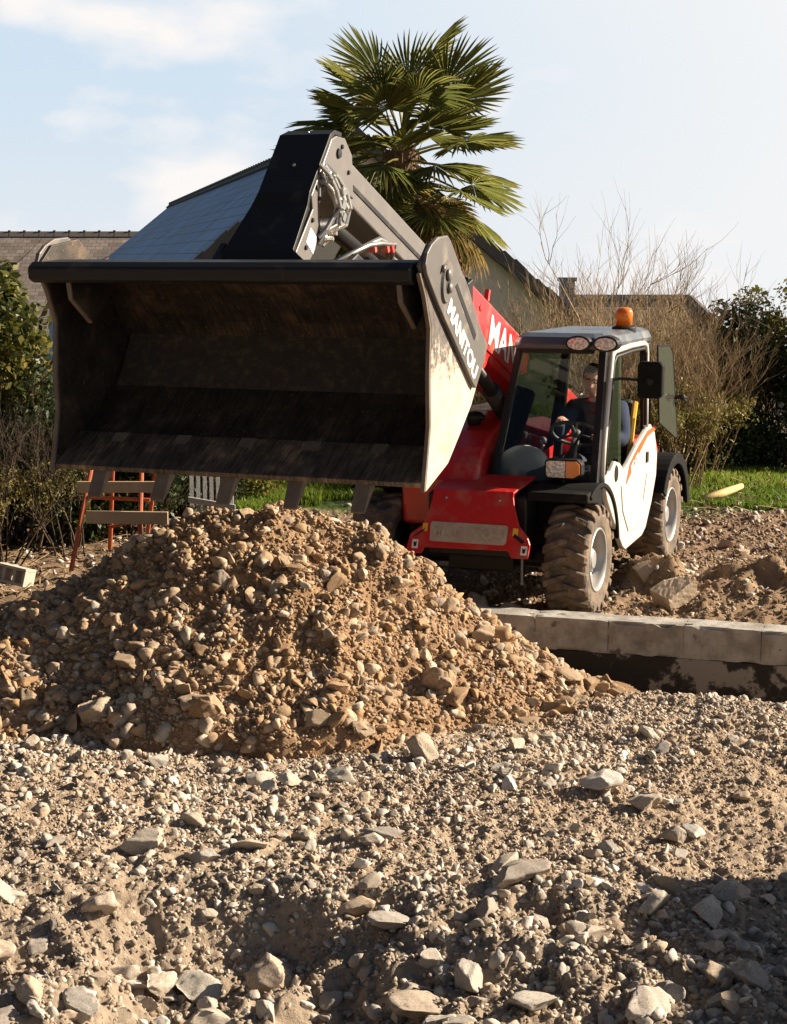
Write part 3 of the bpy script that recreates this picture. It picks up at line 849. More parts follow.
def on_apron(pts, name, material, th=.006):
    z = MB(); a = [V3(FX(u) + th, l_, u) for l_, u in pts]; b_ = [V3(FX(u) + .0015, l_, u) for l_, u in pts]; k = len(pts)
    z.add(a + b_, [tuple(range(k)), tuple(range(2*k-1, k-1, -1))] + [(i, k+i, k+(i+1) % k, (i+1) % k) for i in range(k)])
    return z.build(name, material, ap)
PLATE = mat('worn_plate', (.42, .36, .29), .55, var=.2, vscale=14, dirt=.6, dirt_col=(.30, .23, .165), dscale=9, bump=.3, bscale=30)
on_apron([(-.215, .552), (-.20, .547), (.33, .547), (.352, .56), (.355, .665), (.345, .68), (-.21, .68), (-.222, .668)], 'name_plate', PLATE, .008)
for (a, b_) in ((-.30, -.238), (.372, .435)): on_apron([(a + .02, .61), (b_ - .005, .61), (b_ - .005, .665), (a + .02, .665)], 'warning_sticker', YELLOW, .004)
for l_ in (-.345, .465):
    on_apron([(l_, .49), (l_ + .045, .49), (l_ + .045, .55), (l_, .55)], 'white_sticker', WHITE, .004)
    on_apron([(l_ + .014, .503), (l_ + .031, .503), (l_ + .036, .537), (l_ + .022, .53), (l_ + .010, .537)], 'sticker_mark', BLACK, .006)
for l_, sgn in ((-.30, -1), (.44, 1)):
    on_apron([(l_ - .045 , .575 + (.035 if sgn > 0 else -.012)), (l_ + .03, .575 + (-.012 if sgn > 0 else .035)), (l_ + .045, .60 + (-.02 if sgn > 0 else .035)), (l_ - .03, .60 + (.03 if sgn > 0 else -.02))], 'tie_down_slot', BLACK, .005)
for l_ in (-.13, .27):
    z = MB(); z.ball(V3(FX(.845) + .004, l_, .845), .011, 10, 6); z.build('bolt', CHROME, ap, smooth=True)
for l_ in (-.33, .475):
    z = MB(); z.tube([V3(.50, l_, .47), V3(.50, l_, .30)], .009, 6); z.ball(V3(.50, l_, .29), .016, 8, 6); z.build('tow_pin', GREY, ap)
# model word pressed faintly in the plate
def text_mesh(s, name, size, extrude=.0, offset=0.0, shear=0., spacing=1.0):
    cu = bpy.data.curves.new(name, 'FONT'); cu.body = s; cu.size = size; cu.extrude = extrude; cu.offset = offset; cu.shear = shear; cu.space_character = spacing
    o = bpy.data.objects.new(name, cu); col.objects.link(o)
    dg = bpy.context.evaluated_depsgraph_get(); dg.update()
    me = bpy.data.meshes.new_from_object(o.evaluated_get(dg))
    bpy.data.objects.remove(o); bpy.data.curves.remove(cu); me.name = name
    return me
def lay_text(me, name, material, parent, origin, ux, uy, uz):
    """baseline start at origin, ux along the word, uy up the letters"""
    M = Matrix((ux, uy, uz)).transposed().to_4x4(); M.translation = origin
    me.transform(M)
    return place(name, me, material, parent)
PRESS = mat('pressed_letter', (.44, .38, .31), .6, var=.25, vscale=20, dirt=.75, dirt_col=(.30, .23, .165), dscale=12)
upd = V3(-.36, 0, 1).normalized(); lft = V3(0, 1, 0)
lay_text(text_mesh('MANITOU', 'lettering', .105, .001, .004, 0, 1.12), 'lettering', PRESS, ap, V3(FX(.585) + .010, -.19, .585), lft, upd, lft.cross(upd))

# ---- red hood with curved back on the machine's right
q = MB()
prof = [(.16, .60), (.18, .94), (.12, 1.06), (.0, 1.17), (-.18, 1.27), (-.42, 1.34), (-.75, 1.37), (-1.9, 1.34), (-1.95, .62), (-.62, .62), (-.55, .80), (-.30, .92), (-.02, .90), (.08, .62)]
q.prism(prof, fu, -.56, .03)
hood = q.build('front_hood', RED, tele, bev=.035, seg=4)
q = MB(); q.lathe([(.0, 0), (.05, 0), (.055, .03), (.075, .05), (.075, .07), (.05, .095), (.0, .105)], 20, Matrix.Translation(V3(-.30, -.16, 1.30)))
q.build('air_intake', BLACK, hood, smooth=True)
# ---- rear body
q = MB(); q.prism([(-1.95, .60), (-1.95, 1.05), (-2.9, 1.0), (-3.05, .85), (-3.05, .5), (-2.9, .42)], fu, -.58, .60)
q.build('rear_hood', RED, tele, bev=.03, seg=3)

# ---- mudguards
def arch(F0, L0, L1, r0, a0, a1, th=.022, lip=.05):
    z = MB(); n_ = 18; ring = []
    for i in range(n_ + 1):
        a = R(a0 + (a1 - a0) * i / n_); ca, sa = math.cos(a), math.sin(a)
        ring.append([V3(F0 + ca * r_, l_, .40 + sa * r_) for l_, r_ in ((L0, r0), (L0, r0 + th), (L1, r0 + th), (L1, r0 - lip), (L1 - th, r0 - lip), (L1 - th, r0))])
    m_ = 6; vs = [p for rr in ring for p in rr]; fs = []
    for i in range(n_):
        for j in range(m_):
            j2 = (j + 1) % m_; fs.append((i*m_ + j, i*m_ + j2, (i+1)*m_ + j2, (i+1)*m_ + j))
    fs.append(tuple(range(m_))); fs.append(tuple(n_*m_ + k for k in range(m_ - 1, -1, -1)))
    z.add(vs, fs); return z
arch(0, .46, .90, .53, 62, 172, lip=.012).build('mudguard', PLASTIC, tele, bev=.006)
arch(-2.3, .56, .93, .50, 28, 175, lip=.07).build('mudguard', PLASTIC, tele, bev=.008)
arch(0, -.62, -.90, .53, 62, 172, lip=.012).build('mudguard', PLASTIC, tele, bev=.008)

# ---- cab
cab = bpy.data.objects.new('cab', None); col.objects.link(cab); cab.parent = tele
def strip(a, b_, w_, d_, name, material, parent=None, bev=.008):
    """square bar between two machine points"""
    a, b_ = Vector(a), Vector(b_); t = (b_ - a); ln = t.length; t.normalize()
    x = Vector((1, 0, 0)); x = (x - t * x.dot(t)).normalized(); y = t.cross(x)
    M = Matrix((x, y, t)).transposed()
    z = MB(); z.box((a + b_) / 2, (w_, d_, ln), M)
    return z.build(name, material, parent or cab, bev=bev)
AB, AT = V3(-.03, .835, .90), V3(-.31, .815, 1.87)
strip(AB, AT, .055, .065, 'front_pillar', BLACK)
strip(V3(-.03, .065, .86), V3(-.31, .185, 1.87), .05, .06, 'front_pillar', BLACK)
strip(V3(-1.62, .835, .60), V3(-1.55, .815, 1.87), .07, .08, 'rear_pillar', BLACK)
strip(V3(-1.62, .065, .60), V3(-1.55, .185, 1.87), .06, .08, 'rear_pillar', BLACK)
strip(V3(-.02, .07, .90), V3(-.02, .84, .90), .05, .05, 'cowl_bar', BLACK)
strip(V3(-.30, .18, 1.86), V3(-.30, .83, 1.86), .05, .06, 'header_bar', BLACK)
strip(V3(-1.6, .09, 1.02), V3(-1.6, .83, 1.02), .05, .05, 'rear_bar', BLACK)
# front cowl under the windscreen
q = MB(); q.prism([(.0, .62), (.02, .90), (-.02, .935), (-.12, .93), (-.12, .62)], fu, .05, .88)
q.prism([(.30, .845), (.30, .905), (.02, .935), (.0, .80)], fu, .44, .885)
cowl = q.build('front_cowl', PLASTIC, cab, bev=.015, seg=3)
# roof
q = MB()
rf = [(-.20, .22), (-.20, .78), (-.26, .84), (-1.58, .85), (-1.66, .78), (-1.66, .23), (-1.58, .16), (-.26, .165)]
lo = [V3(f_, l_, 1.875) for f_, l_ in rf]
ctr = Vector((.46, .93, 0))
def shrink(p, k, z_): return Vector((.505 + (p.x - .505) * k, .93 + (p.y - .93) * k, z_))
mid = [shrink(p, 1.02, 1.915) for p in lo]
up1 = [shrink(p, .965, 1.965) for p in lo]
up2 = [shrink(p, .84, 1.992) for p in lo]
k = len(rf)
fs = [tuple(range(k - 1, -1, -1)), tuple(range(3*k, 4*k))]
for rw in range(3):
    fs += [(rw*k + i, rw*k + (i+1) % k, (rw+1)*k + (i+1) % k, (rw+1)*k + i) for i in range(k)]
q.add(lo + mid + up1 + up2, fs)
roof = q.build('roof', ROOF, cab, bev=.012, seg=3)
q = MB(); q.box(V3(-.215, .50, 1.865), (.54, .03, .03)); q.build('visor', BLACK, cab, bev=.006)
# glass
q = MB(); q.hexa([V3(-.045, .10, .93), V3(-.045, .81, .93), V3(-.298, .795, 1.845), V3(-.298, .21, 1.845)], [V3(-.052, .10, .93), V3(-.052, .81, .93), V3(-.305, .795, 1.845), V3(-.305, .21, 1.845)])
q.build('windscreen', GLASS, cab)
q = MB(); q.hexa([V3(-.07, .062, .93), V3(-.33, .180, 1.845), V3(-1.52, .180, 1.845), V3(-1.58, .072, 1.03)], [V3(-.07, .068, .93), V3(-.33, .186, 1.845), V3(-1.52, .186, 1.845), V3(-1.58, .078, 1.03)])
q.build('side_window', GLASS, cab)
q = MB(); q.hexa([V3(-1.60, .12, 1.05), V3(-1.60, .80, 1.05), V3(-1.56, .79, 1.84), V3(-1.56, .20, 1.84)], [V3(-1.606, .12, 1.05), V3(-1.606, .80, 1.05), V3(-1.566, .79, 1.84), V3(-1.566, .20, 1.84)])
q.build('rear_window', GLASS, cab)
# wiper
q = MB(); q.tube([V3(-.01, .50, .93), V3(-.075, .66, 1.20)], .008, 6); q.tube([V3(-.05, .60, 1.06), V3(-.12, .74, 1.34)], .010, 6); q.build('wiper', BLACK, cab)
# door
door = bpy.data.objects.new('door', None); col.objects.link(door); door.parent = cab
q = MB()
pan = [(-.14, .985), (-.16, .90), (-.24, .79), (-.40, .64), (-.56, .50), (-.70, .385), (-.79, .345), (-1.30, .375), (-1.42, .42), (-1.60, .60), (-1.74, .80), (-1.76, .98), (-1.66, 1.16), (-1.52, 1.235), (-1.38, 1.20), (-1.10, 1.11), (-.82, 1.0), (-.70, .965), (-.58, 1.03), (-.44, 1.06), (-.33, 1.0)]
q.prism(pan, fu, .842, .884)
q.build('door_panel', CREAM, door, bev=.012, seg=3)
# hollowed flank: a shallow raised swage following the panel
q = MB(); q.prism([(-.60, .86), (-.66, .66), (-.84, .48), (-1.22, .46), (-1.42, .62), (-1.52, .88), (-1.40, .86), (-1.30, .66), (-1.14, .55), (-.90, .56), (-.76, .70), (-.72, .86)], fu, .880, .893)
q.build('door_swage', CREAM, door, bev=.006)
def bent(pts, w_, name, material, Lc=.865, r_=None):
    z = MB(); z.tube([V3(f_, Lc, u_) for f_, u_ in pts], w_, 8); return z.build(name, material, door, smooth=True)
bent([(-.135, .97), (-.17, 1.20), (-.25, 1.50), (-.335, 1.79), (-.36, 1.835), (-.42, 1.862), (-.9, 1.878), (-1.30, 1.878), (-1.37, 1.86), (-1.40, 1.80), (-1.41, 1.5), (-1.42, 1.22)], .021, 'door_hoop', CREAM)
bent([(-.185, .99), (-.22, 1.20), (-.30, 1.50), (-.375, 1.775), (-.43, 1.82), (-.9, 1.838), (-1.28, 1.838), (-1.345, 1.80), (-1.36, 1.5), (-1.37, 1.24)], .014, 'door_seal', BLACK, .872)
q = MB(); q.prism([(-.22, 1.05), (-.40, 1.78), (-.47, 1.81), (-.62, 1.82), (-.66, .99), (-.58, 1.05), (-.44, 1.08), (-.33, 1.03)], fu, .862, .867); q.build('quarter_glass', GLASS, door)
# speaker grille, stripe, handle
q = MB(); q.lathe([(.0, 0), (.052, 0), (.046, .006), (.0, .007)], 22, Matrix.Translation(V3(-.46, .884, .965)) @ Matrix.Rotation(R(90), 4, 'Y') @ Matrix.Scale(1.25, 4, (1, 0, 0))); q.build('grille', PLASTIC, door)
STR = [(-.74, .84), (-.86, .995), (-1.12, 1.10), (-1.40, 1.19), (-1.66, 1.21), (-1.66, 1.175), (-1.40, 1.145), (-1.14, 1.04), (-.93, .93)]
q = MB(); q.prism(STR, fu, .8845, .8875); st = q.build('stripe', ORANGE, door)
ux = V3(-1, 0, .36).normalized(); uy = V3(.36, 0, 1).normalized()
lay_text(text_mesh('MT 625', 'lettering', .075, .0008, .002), 'lettering', WHITE, st, V3(-.90, .8885, .925), ux, uy, V3(0, 1, 0))
q = MB(); q.box(V3(-1.40, .889, .985), (.012, .06, .085)); q.build('handle', BLACK, door, bev=.004)
# upper window folded back against the rear
flap = MB(); flap.prism([(-1.50, 1.85), (-1.92, 1.83), (-2.02, 1.77), (-2.26, 1.08), (-2.20, 1.06), (-1.60, 1.24)], fu, .925, .931)
fo = flap.build('folded_window', HAZEG, door)
q = MB(); q.tube([V3(f_, .928, u_) for f_, u_ in ((-1.50, 1.85), (-1.92, 1.83), (-2.02, 1.77), (-2.26, 1.08), (-2.20, 1.06), (-1.60, 1.24), (-1.50, 1.85))], .007, 6); q.build('window_edge', PLASTIC, fo)
q = MB(); q.tube([V3(-2.15, .93, 1.40), V3(-2.15, .985, 1.40)], .018, 8); q.ball(V3(-2.15, .99, 1.40), .028, 10, 6); q.tube([V3(-2.15, .985, 1.40), V3(-2.24, 1.0, 1.36)], .012, 6); q.build('window_catch', BLACK, fo)
# mirror
q = MB(); q.tube([V3(-.33, .85, 1.66), V3(-.36, .93, 1.67), V3(-.38, 1.08, 1.66)], .011, 8); mir = q.build('mirror_arm', BLACK, cab, smooth=True)
q = MB(); q.prism([(1.06, 1.53), (1.21, 1.53), (1.235, 1.56), (1.235, 1.77), (1.215, 1.795), (1.07, 1.795), (1.05, 1.77), (1.05, 1.555)], lu, -.44, -.36); mo = q.build('mirror', PLASTIC, cab, bev=.016, seg=3)
q = MB(); q.ball(V3(-.355, 1.145, 1.655), (.03, .018, .03), 10, 6); q.build('mirror_clamp', BLACK, mo)
# lamps
def oval(cen, rx, rz, d0, d1, mat_, name, parent, inset=1.0):
    z = MB(); n_ = 26
    a = [cen + Vector((rx * math.cos(2*math.pi*i/n_), d0, rz * math.sin(2*math.pi*i/n_))) for i in range(n_)]
    b_ = [cen + Vector((rx * inset * math.cos(2*math.pi*i/n_), d1, rz * inset * math.sin(2*math.pi*i/n_))) for i in range(n_)]
    z.add(a + b_, [tuple(range(n_)), tuple(range(2*n_-1, n_-1, -1))] + [(i, n_+i, n_+(i+1) % n_, (i+1) % n_) for i in range(n_)])
    return z.build(name, mat_, parent, bev=.004)
for l_ in (.665, .865):
    wl = oval(V3(-.19, l_, 1.925), .098, .060, .06, -.035, BLACK, 'work_light', cab, .95)
    oval(V3(-.19, l_, 1.925), .080, .046, -.034, -.042, LENS, 'lens', wl, .92)
q = MB(); q.prism([(.50, 1.0), (.52, .975), (.72, .975), (.775, 1.01), (.775, 1.09), (.74, 1.12), (.53, 1.12), (.50, 1.10)], lu, .0, .085); hl = q.build('headlight', BLACK, tele, bev=.01)
q = MB(); q.prism([(.515, 1.005), (.53, .988), (.655, .988), (.655, 1.108), (.535, 1.108), (.515, 1.095)], lu, .084, .092); q.build('lens', LENS, hl, bev=.003)
q = MB(); q.prism([(.659, .988), (.715, .988), (.762, 1.015), (.762, 1.085), (.735, 1.108), (.659, 1.108)], lu, .084, .092); q.build('indicator', OLENS, hl, bev=.003)
q = MB(); q.tube([V3(.03, .63, .90), V3(.04, .63, 1.0)], .018, 8); q.build('headlight_stalk', BLACK, hl)
# beacon
bp_ = V3(-1.15, .745, 1.965)
q = MB(); q.lathe([(.0, 0), (.092, 0), (.092, .04), (.066, .052), (.0, .052)], 24, Matrix.Translation(bp_)); be = q.build('beacon_base', BLACK, cab, bev=.004)
q = MB(); q.lathe([(.0, .05), (.064, .05), (.066, .15), (.056, .178), (.028, .19), (.0, .191)], 24, Matrix.Translation(bp_)); q.build('beacon', AMBER, be, smooth=True)
# interior
INT = mat('interior_plastic', (.05, .05, .052), .6, var=.15)
q = MB()
q.box(V3(-.85, .45, .60), (.74, 1.5, .04))
q.prism([(-.10, .62), (-.10, 1.0), (-.20, 1.04), (-.34, .98), (-.40, .62)], fu, .30, .80)
q.prism([(-.95, .62), (-.95, .95), (-1.5, .95), (-1.5, .62)], fu, .10, .25)
q.build('dashboard', INT, cab, bev=.02)
q = MB(); q.ball(V3(-.26, .24, 1.0), (.20, .17, .17), 22, 14); q.build('console', mat('pale_console', (.33, .36, .37), .4), cab, smooth=True)
q = MB(); q.tube([V3(-.25, .60, .95), V3(-.40, .57, 1.12), V3(-.50, .56, 1.19)], .03, 10); q.build('steering_column', INT, cab, smooth=True)
sw = MB(); cW = V3(-.55, .55, 1.235); nW = V3(-.55, 0, .84).normalized(); xW = Vector((1, 0, 0)); yW = nW.cross(xW)
sw.tube([cW + (xW * math.cos(a) + yW * math.sin(a)) * .185 for a in [2*math.pi*i/28 for i in range(29)]], .014, 8)
for a in (.5, 2.6, 4.7): sw.tube([cW, cW + (xW * math.cos(a) + yW * math.sin(a)) * .185], .011, 6)
sw.ball(cW, .04, 12, 8); sw.build('steering_wheel', INT, cab, smooth=True)
q = MB(); q.tube([V3(-.42, .30, 1.0), V3(-.44, .33, 1.16)], .012, 8); q.ball(V3(-.44, .33, 1.19), .028, 10, 8); q.build('lever', INT, cab, smooth=True)
q = MB(); q.ball(V3(-.18, .66, 1.03), (.05, .05, .06), 12, 8); q.ball(V3(-.20, .75, 1.0), (.06, .04, .05), 12, 8); q.build('switch_pod', mat('pod_grey', (.45, .45, .40), .4), cab, smooth=True)
q = MB(); q.ball(V3(-.16, .72, .955), (.024, .02, .024), 10, 8); q.build('stop_button', RED, cab, smooth=True)
SEATM = mat('seat_cloth', (.02, .02, .022), .85)
seat = MB(); seat.prism([(-.88, .66), (-.86, .83), (-.90, .86), (-1.32, .83), (-1.40, .66)], fu, .29, .79)
so = seat.build('seat', SEATM, cab, bev=.04, seg=3)
q = MB(); q.prism([(-1.30, .80), (-1.20, .88), (-1.33, 1.40), (-1.40, 1.44), (-1.48, 1.40), (-1.42, .80)], fu, .31, .77); q.build('backrest', SEATM, so, bev=.03, seg=3)
q = MB(); q.tube([V3(-1.15, .80, .95), V3(-1.22, .815, 1.30), V3(-1.30, .81, 1.42)], .022, 6); q.build('seat_belt', YELLOW, so)

# ---- boom
LB0, LB1 = -.31, .03
q = MB(); q.prism([(.36, 2.372), (.39, 2.33), (.36, 1.985), (-.10, 1.80), (-.16, 1.74), (-1.0, 1.43), (-2.75, .80), (-2.9, .92), (-2.85, 1.16), (-2.7, 1.25)], fu, LB0, LB1)
boom = q.build('boom', RED, tele, bev=.018, seg=3)
q = MB(); q.prism([(.30, 1.97), (.36, 1.78), (.26, 1.72), (.14, 1.76), (-.02, 1.84)], fu, -.22, -.05); q.prism([(.16, 1.93), (.20, 1.74), (.10, 1.72), (.0, 1.76), (-.08, 1.84)], fu, .0, .03); q.build('cylinder_lug', RED, boom, bev=.008)
for f_, u_ in ((.14, 2.20), (-.18, 2.10)):
    q = MB(); q.lathe([(0, 0), (.026, 0), (.022, .008), (0, .009)], 16, Matrix.Translation(V3(f_, LB1, u_ - .02)) @ Matrix.Rotation(R(90), 4, 'Y')); q.build('wear_pad_bolt', RED, boom)
q = MB(); q.tube([V3(-.08, .0, 2.22), V3(-.11, .0, 2.30)], .022, 8); q.build('hose_guide', RED, boom)
ux = V3(-1, 0, -.375).normalized(); uy = V3(-.375, 0, 1).normalized()
lay_text(text_mesh('MANITOU', 'lettering', .31, .0012, .005, 0, 1.0), 'lettering', WHITE, boom, V3(-.02, LB1 + .003, 1.93), ux, uy, V3(0, 1, 0))
# lower edge strip
q = MB(); q.hexa([V3(.34, LB1, 2.02), V3(-2.6, LB1, .93), V3(-2.6, LB1, .91), V3(.34, LB1, 2.0)], [V3(.34, LB1 + .012, 2.02), V3(-2.6, LB1 + .012, .93), V3(-2.6, LB1 + .012, .91), V3(.34, LB1 + .012, 2.0)]); q.build('boom_rib', RED, boom)
q = MB(); q.prism([(.36, 2.39), (.46, 2.36), (.46, 2.20), (.40, 2.14), (.36, 2.16)], fu, LB0 - .02, LB1 + .025); q.prism([(.38, 2.40), (.44, 1.99), (.38, 1.97), (.32, 2.38)], fu, LB0, LB1 - .002); q.build('boom_collar', BLACK, boom, bev=.01)
# inner boom and head
q = MB(); q.prism([(2.60, 3.175), (2.62, 2.94), (2.44, 2.86), (.32, 2.05), (.32, 2.31)], fu, -.27, .0)
inner = q.build('inner_boom', GREY, tele, bev=.014, seg=3)
q = MB(); q.hexa([V3(2.35, .0, 2.955), V3(.5, .0, 2.26), V3(.5, .0, 2.235), V3(2.35, .0, 2.925)], [V3(2.35, .006, 2.955), V3(.5, .006, 2.26), V3(.5, .006, 2.235), V3(2.35, .006, 2.925)]); q.build('wear_strip', BLACK, inner)
side = [(2.50, 3.21), (2.62, 3.217), (2.69, 3.195), (2.73, 3.145), (2.965, 2.875), (2.95, 2.80), (3.17, 2.57), (3.22, 2.36), (3.02, 2.38), (2.99, 2.52), (2.83, 2.655), (2.875, 2.82), (2.70, 2.975), (2.48, 2.90), (2.38, 2.87), (2.40, 3.12)]
q = MB(); q.prism(side, fu, -.0, .022); q.prism(side, fu, -.292, -.27)
hd = q.build('boom_head', GREY, tele, bev=.006)
# black front plate of the head, spreading into the carriage
def ribbon(cs, name, material, th=.03, parent=None):
    z = MB(); a = []; b_ = []
    for (f_, u_, l0, l1) in cs: a += [V3(f_, l0, u_), V3(f_, l1, u_)]
    n_ = len(cs); dirs = []
    for i in range(n_):
        p0, p1 = cs[max(i-1, 0)], cs[min(i+1, n_-1)]
        d = Vector((p1[0]-p0[0], p1[1]-p0[1])).normalized(); nr = Vector((d.y, -d.x)) * th
        dirs += [nr, nr]
    b_ = [p + V3(dirs[i].x, 0, dirs[i].y) for i, p in enumerate(a)]
    m_ = len(a); fs = []
    for i in range(n_ - 1):
        k_ = 2*i
        fs += [(k_, k_+1, k_+3, k_+2), (m_+k_, m_+k_+2, m_+k_+3, m_+k_+1), (k_, k_+2, m_+k_+2, m_+k_), (k_+1, m_+k_+1, m_+k_+3, k_+3)]
    fs += [(0, m_, m_+1, 1), (m_-2, m_-1, 2*m_-1, 2*m_-2)]
    z.add(a + b_, fs); return z.build(name, material, parent or tele, bev=.004)
fp = ribbon([(2.50, 3.215, -.27, .0), (2.62, 3.222, -.285, .012), (2.69, 3.20, -.295, .022), (2.735, 3.145, -.295, .022), (2.97, 2.875, -.295, .022), (3.0, 2.80, -.325, .022), (3.19, 2.565, -.395, .024), (3.27, 2.36, -.42, .30)], 'head_plate', BLACK, -.028, hd)
for f_, u_, l_ in ((2.757, 3.125, -.14), (2.64, 3.235, -.14), (2.85, 3.045, -.13)):
    q = MB(); q.ball(V3(f_ + .016, l_, u_), .012, 8, 6); q.build('bolt', CHROME, fp, smooth=True)
q = MB(); q.lathe([(0, 0), (.03, 0), (.026, .012), (0, .014)], 14, Matrix.Translation(V3(2.60, .022, 3.12)) @ Matrix.Rotation(R(90), 4, 'Y')); q.build('pivot_pin', BLACK, hd)
q = MB(); q.prism([(2.985, 2.70), (3.045, 2.62), (2.955, 2.555), (2.905, 2.645)], fu, .0225, .0245); q.build('white_sticker', WHITE, hd); q = MB(); q.prism([(2.80, 3.06), (2.845, 3.00), (2.80, 2.955), (2.75, 3.02)], fu, .0225, .0245); q.build('white_sticker', WHITE, hd)
q = MB(); q.box(V3(3.10, -.05, 2.36), (.95, .10, .30)); q.prism([(3.3, 2.5), (3.15, 2.62), (3.0, 2.5), (2.98, 2.2), (3.2, 2.25)], fu, -.45, -.41); q.prism([(3.3, 2.5), (3.15, 2.56), (3.0, 2.5), (2.98, 2.2), (3.2, 2.25)], fu, .34, .38)
q.build('carriage', BLACK, hd, bev=.01)
q = MB(); q.prism([(3.11, 2.645), (3.14, 2.60), (3.16, 2.60), (3.13, 2.655)], fu, -.33, -.20); q.build('bare_metal_patch', RIM, hd)
# tilt cylinder under the head and hoses
q = MB(); q.tube([V3(1.5, -.13, 2.42), V3(2.4, -.13, 2.72), V3(2.9, -.13, 2.70)], [.05, .05, .03], 14); q.build('tilt_cylinder', BLACK, tele, smooth=True)
q = MB(); q.tube([V3(.24, .0, 1.80), V3(-.25, .03, 1.50)], .045, 12); q.tube([V3(-.15, .02, 1.57), V3(-.85, .04, 1.14)], .07, 14); q.build('lift_cylinder', BLACK, tele, smooth=True)
hz = MB(); hr = random.Random(4)
for k in range(9):
    o_ = (k - 4) * .016; o2 = hr.uniform(-.025, .035); o3 = hr.uniform(-.03, .03)
    hz.tube([V3(2.80 + o_, .028, 3.02 + o2), V3(2.77 + o_, .05 + o2, 2.96 + o2), V3(2.72 + o_ * 1.5, .085 + o2, 2.88 + o3), V3(2.70 + o_ * 1.6, .10 + o2, 2.81), V3(2.73 + o_ * 1.4, .085, 2.74 + o3), V3(2.80 + o_, .06, 2.69), V3(2.86 + o_ * .6, .03, 2.62 + o2)], .0125, 8)
for k in range(10):
    hz.box(V3(2.72 + hr.uniform(-.05, .05), .10 + hr.uniform(0, .02), 2.82 + hr.uniform(-.09, .10)), (.02, .05, .035), Matrix.Rotation(hr.uniform(0, 3), 3, 'X'))
for c_ in ((2.79, 2.99), (2.84, 2.955), (2.85, 2.64), (2.80, 2.67)): hz.lathe([(0, 0), (.022, 0), (.022, .04), (.013, .045), (.013, .08), (0, .08)], 6, Matrix.Translation(V3(c_[0], .02, c_[1])) @ Matrix.Rotation(R(90), 4, 'Y'))
hz.build('hose_bundle', CHROME, hd)
for (f_, u_) in ((2.90, 2.92), (2.87, 2.86), (2.55, 3.16), (2.46, 3.02), (3.05, 2.59), (2.96, 2.74)):
    q = MB(); q.lathe([(0, 0), (.014, 0), (.012, .01), (0, .011)], 8, Matrix.Translation(V3(f_, .022, u_)) @ Matrix.Rotation(R(90), 4, 'Y')); q.build('bolt', BLACK, hd)
hz = MB()
for k in range(8):
    o_ = (k - 3.5) * .022; o2 = hr.uniform(-.02, .02)
    hz.tube([V3(2.55 + o_, -.02, 2.50), V3(2.30 + o2, .03 + o_ * .6, 2.58 + o_ * .35), V3(2.10, .04 + o_ * .5, 2.61 + o2 + o_ * .3), V3(1.88 + o2, .03 + o_ * .5, 2.59 + o_ * .3), V3(1.70 + o_, .0, 2.50)], .017, 8)
hz.build('hose_bundle', CHROME, tele, smooth=True)
for f_ in (2.2, 2.0, 1.92):
    hz = MB(); hz.box(V3(f_, .065, 2.595), (.04, .03, .06), Matrix.Rotation(R(25), 3, 'X')); hz.build('hose_clamp', RED, tele)

# ---- bucket
def steel(name, k_):
    m, nt, b = new_mat(name)
    n = nt.nodes.new; l = nt.links.new; tc = n('ShaderNodeTexCoord')
    def bn(scale, det=8, rough=.6, st=None):
        q_ = n('ShaderNodeTexNoise'); q_.inputs['Scale'].default_value = scale; q_.inputs['Detail'].default_value = det; q_.inputs['Roughness'].default_value = rough
        if st:
            mpp = n('ShaderNodeMapping'); mpp.inputs['Scale'].default_value = st; l(tc.outputs['Object'], mpp.inputs['Vector']); l(mpp.outputs['Vector'], q_.inputs['Vector'])
        else: l(tc.outputs['Object'], q_.inputs['Vector'])
        return q_.outputs['Fac']
    cA = ramp(nt, [(.33, tuple(x * k_ for x in (.018, .014, .011))), (.52, tuple(x * k_ for x in (.040, .030, .022))), (.68, tuple(x * k_ for x in (.12, .078, .048)))], bn(4.2, 9, .68))
    cB = ramp(nt, [(.38, (.30, .28, .26)), (.60, (1.5, 1.45, 1.4))], bn(2.6, 7, .65, (26, 2.2, 2.2)))
    mu = n('ShaderNodeMix'); mu.data_type = 'RGBA'; mu.blend_type = 'MULTIPLY'; mu.inputs['Factor'].default_value = .8
    l(cA, mu.inputs['A']); l(cB, mu.inputs['B'])
    spk = ramp(nt, [(.66, (0, 0, 0)), (.70, (1, 1, 1))], bn(55, 2))
    ms_ = n('ShaderNodeMix'); ms_.data_type = 'RGBA'; ms_.inputs['B'].default_value = (.16, .115, .075, 1)
    l(spk, ms_.inputs['Factor']); l(mu.outputs['Result'], ms_.inputs['A'])
    l(ms_.outputs['Result'], b.inputs['Base Color']); b.inputs['Roughness'].default_value = .62; b.inputs['Metallic'].default_value = .15
    bp = n('ShaderNodeBump'); bp.inputs['Strength'].default_value = .35; bp.inputs['Distance'].default_value = .006
    l(bn(70), bp.inputs['Height']); l(bp.outputs['Normal'], b.inputs['Normal'])
    return m
BSTEEL = steel('bucket_steel', .95)
ESTEEL = steel('scraped_steel', 2.5)
WORN = mat('worn_edge_steel', (.17, .13, .098), .75, metal=.0, spec=.25, var=.35, vscale=12, dirt=.5, dirt_col=(.12, .085, .06), dscale=8, bump=.3, bscale=50)
DUSTY, _nt, _b = new_mat('worn_flank')
_n = _nt.nodes.new; _l = _nt.links.new; _tc = _n('ShaderNodeTexCoord'); _sp = _n('ShaderNodeSeparateXYZ'); _l(_tc.outputs['Object'], _sp.inputs[0])
def _nz(sc_, det, ro):
    q_ = _n('ShaderNodeTexNoise'); q_.inputs['Scale'].default_value = sc_; q_.inputs['Detail'].default_value = det; q_.inputs['Roughness'].default_value = ro; _l(_tc.outputs['Object'], q_.inputs['Vector']); return q_.outputs['Fac']
